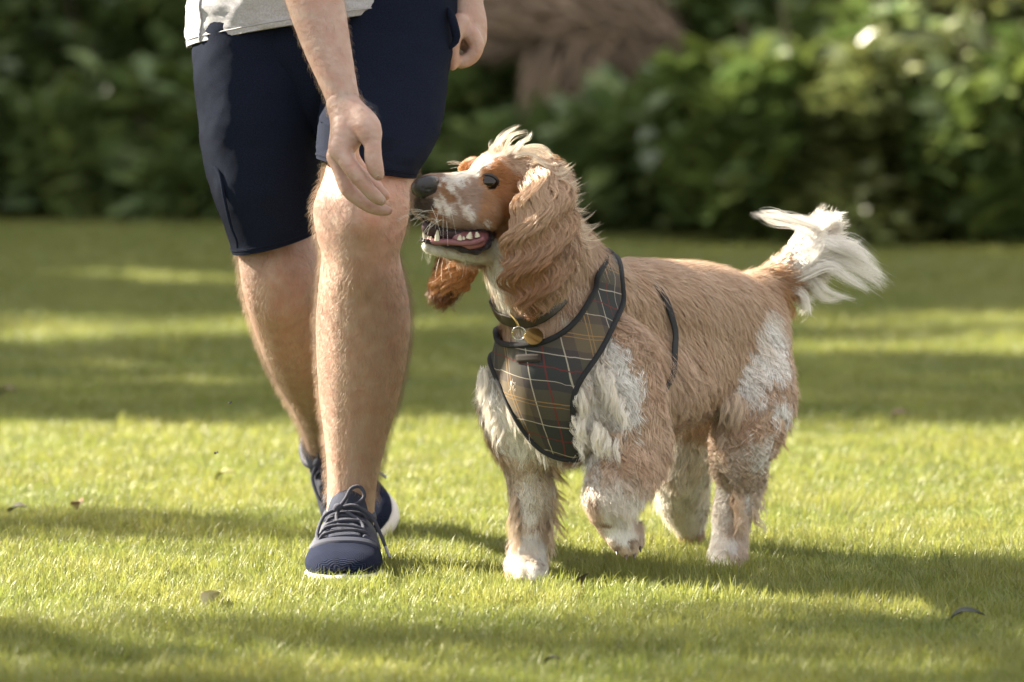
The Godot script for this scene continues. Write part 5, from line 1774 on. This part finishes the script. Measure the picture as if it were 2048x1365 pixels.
	for a in plume:
		for rep in 2:
			var zz := -0.395 + rnd(-0.02, 0.02)
			var path := smooth(pts([[a[0][0], a[0][1], zz], [a[1][0] + rnd(-4, 4), a[1][1] + rnd(-4, 4), zz], [a[2][0] + rnd(-6, 6), a[2][1] + rnd(-6, 6), zz + rnd(-0.015, 0.015)], [a[3][0] + rnd(-6, 6), a[3][1] + rnd(-6, 6), zz + rnd(-0.02, 0.02)]]), 5)
			path = wavy(path, 0.0022, rnd(0.8, 1.6), Vector3(0, 0, 1))
			lock(g4, path, int(a[4] * 2.8), a[5] * 1.15, a[5] * 0.6, 0.00028, white, Color(0.90, 0.86, 0.80))
	for q in 26:
		var u := rnd(1528, 1565)
		var path := smooth(pts([[u, 578 + rnd(-8, 8), -0.37], [u + 16, 600, -0.375], [u + 26, 622, -0.38], [u + rnd(20, 40), rnd(630, 652), -0.38]]), 4)
		lock(g4, path, 12, 0.006, 0.002, 0.00045, Color(0.52, 0.30, 0.14), Color(0.72, 0.50, 0.26))
	part("tail_plume", g4.mesh(), hair, dog, "long white windblown plume of the tail").set_meta("kind", "stuff")

# ---------------------------------------------------------------- harness, collar, tag
func band(g: Geo, p: PackedVector3Array, n: PackedVector3Array, half_w: float, half_t: float) -> void:
	var rows := []
	for k in p.size():
		var tn := (p[mini(k + 1, p.size() - 1)] - p[maxi(k - 1, 0)]).normalized()
		var s := tn.cross(n[k]).normalized()
		var row := PackedVector3Array()
		for q in 12:
			var a := TAU * q / 12.0
			var ca := cos(a)
			var sa := sin(a)
			row.append(p[k] + s * half_w * signf(ca) * pow(absf(ca), 0.45) + n[k] * half_t * signf(sa) * pow(absf(sa), 0.6))
		rows.append(row)
	var before := g.n.size()
	grid_mesh(g, rows, true)
	for k in p.size():
		for q in 12:
			if g.n[before + k * 12 + q].dot(g.v[before + k * 12 + q] - p[k]) < 0.0:
				g.n[before + k * 12 + q] *= -1.0

func grad(chains: Array, k: float, p: Vector3) -> Vector3:
	var e := 0.002
	var d := sd(chains, k, p)
	return Vector3(sd(chains, k, p + Vector3(e, 0, 0)) - d, sd(chains, k, p + Vector3(0, e, 0)) - d, sd(chains, k, p + Vector3(0, 0, e)) - d).normalized()

func lay(list: Array, per: int, off: float) -> PackedVector3Array:
	# a path over the torso; z given, or found where left out
	var p := PackedVector3Array()
	for a in list:
		p.append(at(a[0], a[1], a[2]) if a.size() > 2 else hit(torso_chains, 0.03, a[0], a[1]))
	p = smooth(p, per)
	for q in p.size():
		p[q] = onto(torso_chains, 0.03, p[q], off)
	return p

func cover(covered: Dictionary, p: Vector3, reach: float) -> void:
	var n := int(ceil(reach / 0.011))
	for x in range(-n, n + 1):
		for y in range(-n, n + 1):
			for z in range(-n, n + 1):
				if Vector3(x, y, z).length() <= n:
					covered[Vector3i((p / 0.011).floor()) + Vector3i(x, y, z)] = true

func tartan() -> StandardMaterial3D:
	var im := Image.create(512, 512, false, Image.FORMAT_RGB8)
	var brown := Color(0.36, 0.315, 0.24)
	var olive := Color(0.33, 0.295, 0.20)
	var slate := Color(0.17, 0.18, 0.185)
	var plum := Color(0.235, 0.205, 0.205)
	var sett := func(t: float) -> Color:
		if t < 0.40: return brown
		if t < 0.50: return plum
		if t < 0.86: return slate
		return plum
	var line := func(t: float) -> Array:
		for l in [[0.49, 0.0065, Color(0.70, 0.67, 0.61)], [0.87, 0.006, Color(0.68, 0.65, 0.58)], [0.67, 0.008, Color(0.40, 0.15, 0.13)], [0.17, 0.006, Color(0.56, 0.43, 0.26)], [0.22, 0.006, Color(0.56, 0.43, 0.26)]]:
			if absf(t - l[0]) < l[1]:
				return [true, l[2]]
		return [false, brown]
	for y in 512:
		for x in 512:
			var a := x / 512.0
			var b := y / 512.0
			var warp: Color = sett.call(a)
			var weft: Color = sett.call(b)
			var c := warp.lerp(weft, 0.5)
			var la: Array = line.call(a)
			var lb: Array = line.call(b)
			if la[0]: c = c.lerp(la[1], 0.8)
			if lb[0]: c = c.lerp(lb[1], 0.8)
			var twill := 0.92 + 0.16 * float((x + y) % 6 < 3)
			im.set_pixel(x, y, Color(c.r * twill, c.g * twill, c.b * twill))
	var m := StandardMaterial3D.new()
	m.albedo_texture = ImageTexture.create_from_image(im)
	m.roughness = 0.85
	return m

func build_harness(dog: Node3D, covered: Dictionary) -> void:
	var h := Node3D.new()
	h.name = "harness"
	dog.add_child(h)
	h.set_meta("label", "brown and slate tartan harness with black piping")
	var inner := lay([[1000, 628, -0.08], [984, 645, -0.03], [994, 664, 0.06], [1015, 680], [1042, 690], [1085, 692], [1126, 668], [1160, 624], [1178, 577], [1188, 540], [1194, 516, -0.08], [1192, 510, -0.12]], 6, 0.011)
	var outer := lay([[1000, 690, -0.08], [982, 700, -0.02], [1000, 735, 0.05], [1040, 812], [1085, 882], [1140, 903], [1158, 895], [1135, 815], [1150, 757], [1200, 692], [1230, 612], [1226, 548], [1220, 517, -0.14], [1214, 510, -0.18]], 6, 0.011)
	var rows := []
	var uvs := []
	var cols := 67
	var across := 15
	# plaid laid square to the breast
	var axis := at(1130, 740, -0.03)
	for r in across + 1:
		var row := PackedVector3Array()
		var ur := []
		for c in cols:
			var t := float(c) / (cols - 1)
			var fi := t * (inner.size() - 1)
			var fo := t * (outer.size() - 1)
			var i0 := mini(int(fi), inner.size() - 2)
			var o0 := mini(int(fo), outer.size() - 2)
			var a := inner[i0].lerp(inner[i0 + 1], fi - i0)
			var b := outer[o0].lerp(outer[o0 + 1], fo - o0)
			var p := onto(torso_chains, 0.03, a.lerp(b, float(r) / across), 0.0135)
			row.append(p)
			# unrolled round the breast, a little askew
			var roll := atan2(p.x - axis.x, p.z - axis.z) * 0.115
			ur.append(Vector2(roll * 0.98 + p.y * 0.16, roll * -0.20 - p.y * 0.97) / 0.094 + Vector2(0.35, 0.70))
			cover(covered, p, 0.0)
			if r > 0:
				for t3 in [0.33, 0.66]:
					cover(covered, p.lerp(rows[r - 1][c], t3), 0.0)
					if c > 0:
						cover(covered, row[c - 1].lerp(rows[r - 1][c], t3), 0.0)
		rows.append(row)
		uvs.append(ur)
	for pass_n in 6:
		for r in across + 1:
			var old: PackedVector3Array = rows[r].duplicate()
			for c in range(1, cols - 1):
				rows[r][c] = old[c] * 0.5 + (old[c - 1] + old[c + 1]) * 0.25
	var g := Geo.new()
	grid_mesh(g, rows, false, uvs)
	for q in g.v.size():
		var out := grad(torso_chains, 0.03, g.v[q])
		if g.n[q].dot(out) < 0.0:
			g.n[q] *= -1.0
	part("tartan_panel", g.mesh(), tartan(), h)
	var black := relief(plain(0.012, 0.013, 0.016, 0.75), 256, 0.3, 61, 0.08)
	var edge_a := PackedVector3Array()
	var edge_b := PackedVector3Array()
	for c in cols:
		edge_a.append(rows[0][c])
		edge_b.append(rows[across][c])
	for e in [edge_a, edge_b]:
		var pg := Geo.new()
		tube(pg, smooth(e, 2), const_r(0.0040), 8)
		part("piping", pg.mesh(), black, h)
	# girth strap behind the front leg and handle over the withers
	var strap := lay([[1306, 570], [1318, 592], [1329, 625], [1336, 670], [1336, 720], [1330, 770], [1315, 820]], 6, 0.012)
	for pass_n in 8:
		var old := strap.duplicate()
		for q in range(1, strap.size() - 1):
			strap[q] = old[q] * 0.5 + (old[q - 1] + old[q + 1]) * 0.25
	var sn := PackedVector3Array()
	for p in strap:
		sn.append(grad(torso_chains, 0.03, p))
	for q in strap.size():
		strap[q] += sn[q] * 0.010 * (sin(PI * q / (strap.size() - 1)) - 0.9)
	var sg := Geo.new()
	band(sg, strap, sn, 0.0055, 0.0016)
	part("girth_strap", sg.mesh(), black, h)
	var hg := Geo.new()
	tube(hg, smooth(pts([[1190, 530, -0.07], [1202, 508, -0.075], [1216, 503, -0.085], [1228, 511, -0.10], [1240, 526, -0.12]]), 5), const_r(0.0048), 8, Color.WHITE, 0.6)
	part("handle", hg.mesh(), black, h)
	# leather maker's patch, draped on the panel
	var lg := Geo.new()
	var prow := []
	for r in 7:
		var row := PackedVector3Array()
		for q in 15:
			var a := (q / 14.0 - 0.5) * 44.0
			var b := (r / 6.0 - 0.5) * 17.0
			var edge := 0.0138 if (r == 0 or r == 6 or q == 0 or q == 14) else 0.0155
			row.append(onto(torso_chains, 0.03, hit(torso_chains, 0.03, 1062 + a, 717 - a * 0.05 + b) + Vector3(0, 0, 0.011), edge))
		prow.append(row)
	grid_mesh(lg, prow, false)
	for q in lg.v.size():
		if lg.n[q].dot(grad(torso_chains, 0.03, lg.v[q])) < 0.0:
			lg.n[q] *= -1.0
	part("leather_patch", lg.mesh(), plain(0.030, 0.022, 0.016, 0.85), h)
	# collar, ring and brass tag
	var col := Node3D.new()
	col.name = "collar"
	dog.add_child(col)
	col.set_meta("label", "dark leather collar with a steel ring and a brass tag")
	var ring := lay([[985, 595, 0.03], [990, 610, 0.08], [1012, 628], [1045, 638], [1080, 632], [1104, 616], [1118, 600]], 6, 0.011)
	var rn := PackedVector3Array()
	for p in ring:
		rn.append(grad(torso_chains, 0.03, p))
		cover(covered, p, 0.0)
	var cg := Geo.new()
	band(cg, ring, rn, 0.0080, 0.0018)
	part("strap", cg.mesh(), plain(0.030, 0.022, 0.015, 0.38), col)
	var steel := plain(0.62, 0.61, 0.60, 0.22, 1.0)
	var brass := plain(0.60, 0.42, 0.16, 0.30, 1.0)
	var rc := onto(torso_chains, 0.03, hit(torso_chains, 0.03, 1055, 657), 0.024)
	var tr := Geo.new()
	var tp := PackedVector3Array()
	for q in 33:
		var a := TAU * q / 32.0
		tp.append(rc + Vector3(cos(a) * 0.0088, sin(a) * 0.0088, sin(a) * 0.003))
	tube(tr, tp, const_r(0.0009), 6)
	part("ring", tr.mesh(), steel, col)
	var loop := Geo.new()
	tube(loop, smooth(PackedVector3Array([rc + Vector3(-0.010, 0.024, -0.004), rc + Vector3(-0.004, 0.017, 0.002), rc + Vector3(0, 0.008, 0.001)]), 4), const_r(0.0016), 8)
	part("clasp", loop.mesh(), brass, col)
	var tag := Geo.new()
	var tc := rc + Vector3(0.0195, -0.004, 0.002)
	var ta := Vector3(0.94, 0.10, 0.1).normalized()
	var tb := Vector3(-0.10, 0.80, -0.60).normalized()
	var tn := ta.cross(tb).normalized()
	var trow := []
	for st in [[0.99, -0.0008], [1.0, 0.0], [0.99, 0.0008]]:
		var row := PackedVector3Array()
		for q in 40:
			var a := TAU * q / 40.0
			row.append(tc + (ta * cos(a) + tb * sin(a)) * 0.0128 * st[0] + tn * st[1])
		trow.append(row)
	grid_mesh(tag, trow, true)
	cap(tag, trow[0], -tn)
	cap(tag, trow[2], tn)
	for q in tag.n.size():
		if absf(tag.n[q].dot(tn)) < 0.5 and tag.n[q].dot(tag.v[q] - tc) < 0.0:
			tag.n[q] *= -1.0
	part("tag", tag.mesh(), brass, col)
# ---------------------------------------------------------------- fallen leaves on the grass
func leaf_geo(length: float, width: float, curl: float, fold: float) -> Mesh:
	var g := Geo.new()
	var rows := []
	for r in 9:
		var t := r / 8.0
		var w := width * sin(PI * pow(t, 0.8)) * 0.5
		var row := PackedVector3Array()
		for q in 7:
			var s := q / 6.0 * 2.0 - 1.0
			row.append(Vector3(s * w, curl * sin(t * PI) + fold * absf(s) * w * 1.5 + 0.0008 * sin(q * 2.1 + r), (t - 0.5) * length))
		rows.append(row)
	grid_mesh(g, rows, false, [], -1.0)
	var under := []
	for row in rows:
		var nr := PackedVector3Array()
		for p in row:
			nr.append(p - Vector3(0, 0.0006, 0))
		under.append(nr)
	grid_mesh(g, under, false)
	return g.mesh()

func build_litter() -> void:
	var list := [
		[1935, 1262, 0.045, 0.014, 0.010, Color(0.045, 0.052, 0.042), Vector3(-0.15, 1.35, 0.35), "dark green curled leaf lying on the shaded grass"],
		[1170, 1190, 0.034, 0.016, 0.006, Color(0.075, 0.060, 0.050), Vector3(-0.9, 0.5, 0.3), "dark upright leaf beside the standing front paw"],
		[425, 1225, 0.034, 0.026, 0.006, Color(0.70, 0.62, 0.48), Vector3(-0.7, 0.9, -0.3), "pale dry leaf left of the leading shoe"],
		[452, 975, 0.040, 0.024, 0.010, Color(0.22, 0.20, 0.07), Vector3(-0.4, 1.2, 0.2), "olive leaf out on the sunlit lawn"],
		[160, 1035, 0.030, 0.022, 0.009, Color(0.26, 0.16, 0.10), Vector3(-0.5, 0.4, 0.3), "brown leaf beside the tree shadow on the lawn"],
		[1105, 1352, 0.022, 0.012, 0.005, Color(0.030, 0.028, 0.022), Vector3(-0.3, 1.2, 0.1), "small blackish leaf in the shaded foreground grass"],
		[35, 1045, 0.040, 0.026, 0.008, Color(0.07, 0.065, 0.04), Vector3(-0.4, 1.0, 0.3), "dark leaf half sunk in the shaded grass"],
		[1800, 855, 0.050, 0.030, 0.012, Color(0.16, 0.11, 0.075), Vector3(-0.4, 1.3, 0.2), "brown leaf far out on the bright lawn behind the dog"],
		[15, 805, 0.050, 0.030, 0.012, Color(0.17, 0.12, 0.09), Vector3(-0.4, 1.1, 0.2), "brown leaf at the shade edge far out on the lawn"]]
	for a in list:
		# on the ground where the line of sight through (u, v) meets it
		var near := at(a[0], a[1], 0.0)
		var k := EYE.y / (EYE.y - near.y)
		var p := EYE + (near - EYE) * k
		var t := thing("fallen_leaf", a[7], "leaf", "fallen leaves on the lawn", Vector3(p.x, 0.016, p.z))
		t.rotation = a[6]
		var col: Color = a[5]
		part("blade", leaf_geo(a[2], a[3], a[4], 0.25), plain(col.r, col.g, col.b, 0.9), t)
		var sg := Geo.new()
		tube(sg, smooth(PackedVector3Array([Vector3(0, 0, -a[2] * 0.48), Vector3(0.001, 0.001, -a[2] * 0.6), Vector3(0.003, 0.0, -a[2] * 0.75)]), 3), const_r(0.0007), 5)
		part("stalk", sg.mesh(), plain(col.r * 0.8, col.g * 0.7, col.b * 0.6, 0.7), t)
	# two small insects in the air
	for a in [[460, 806, -0.15, 0.4, "tiny dark insect flying left of the walker's trailing calf"], [432, 907, -0.2, -0.9, "tiny dark insect flying low over the bright grass"]]:
		var t := thing("insect", a[4], "insect", "insects in the air", at(a[0], a[1], a[2]))
		t.rotation = Vector3(0.3, a[3], 0.5)
		var bg := Geo.new()
		tube(bg, smooth(PackedVector3Array([Vector3(-0.0028, 0, 0), Vector3(-0.0008, 0.0004, 0), Vector3(0.0012, 0.0004, 0), Vector3(0.0026, 0, 0)]), 3), PackedFloat32Array([0.0003, 0.0007, 0.0010, 0.0010, 0.0009, 0.0010, 0.0011, 0.0010, 0.0008, 0.0003]), 8)
		part("body", bg.mesh(), plain(0.012, 0.011, 0.010, 0.4), t)
		for s in [-1, 1]:
			var wing := part("wing", leaf_geo(0.0045, 0.0016, 0.0003, 0.1), plain(0.05, 0.05, 0.05, 0.3), t)
			wing.position = Vector3(-0.0005, 0.0012, 0.0018 * s)
			wing.rotation = Vector3(0.5 * s, 0.4 * s, 0)
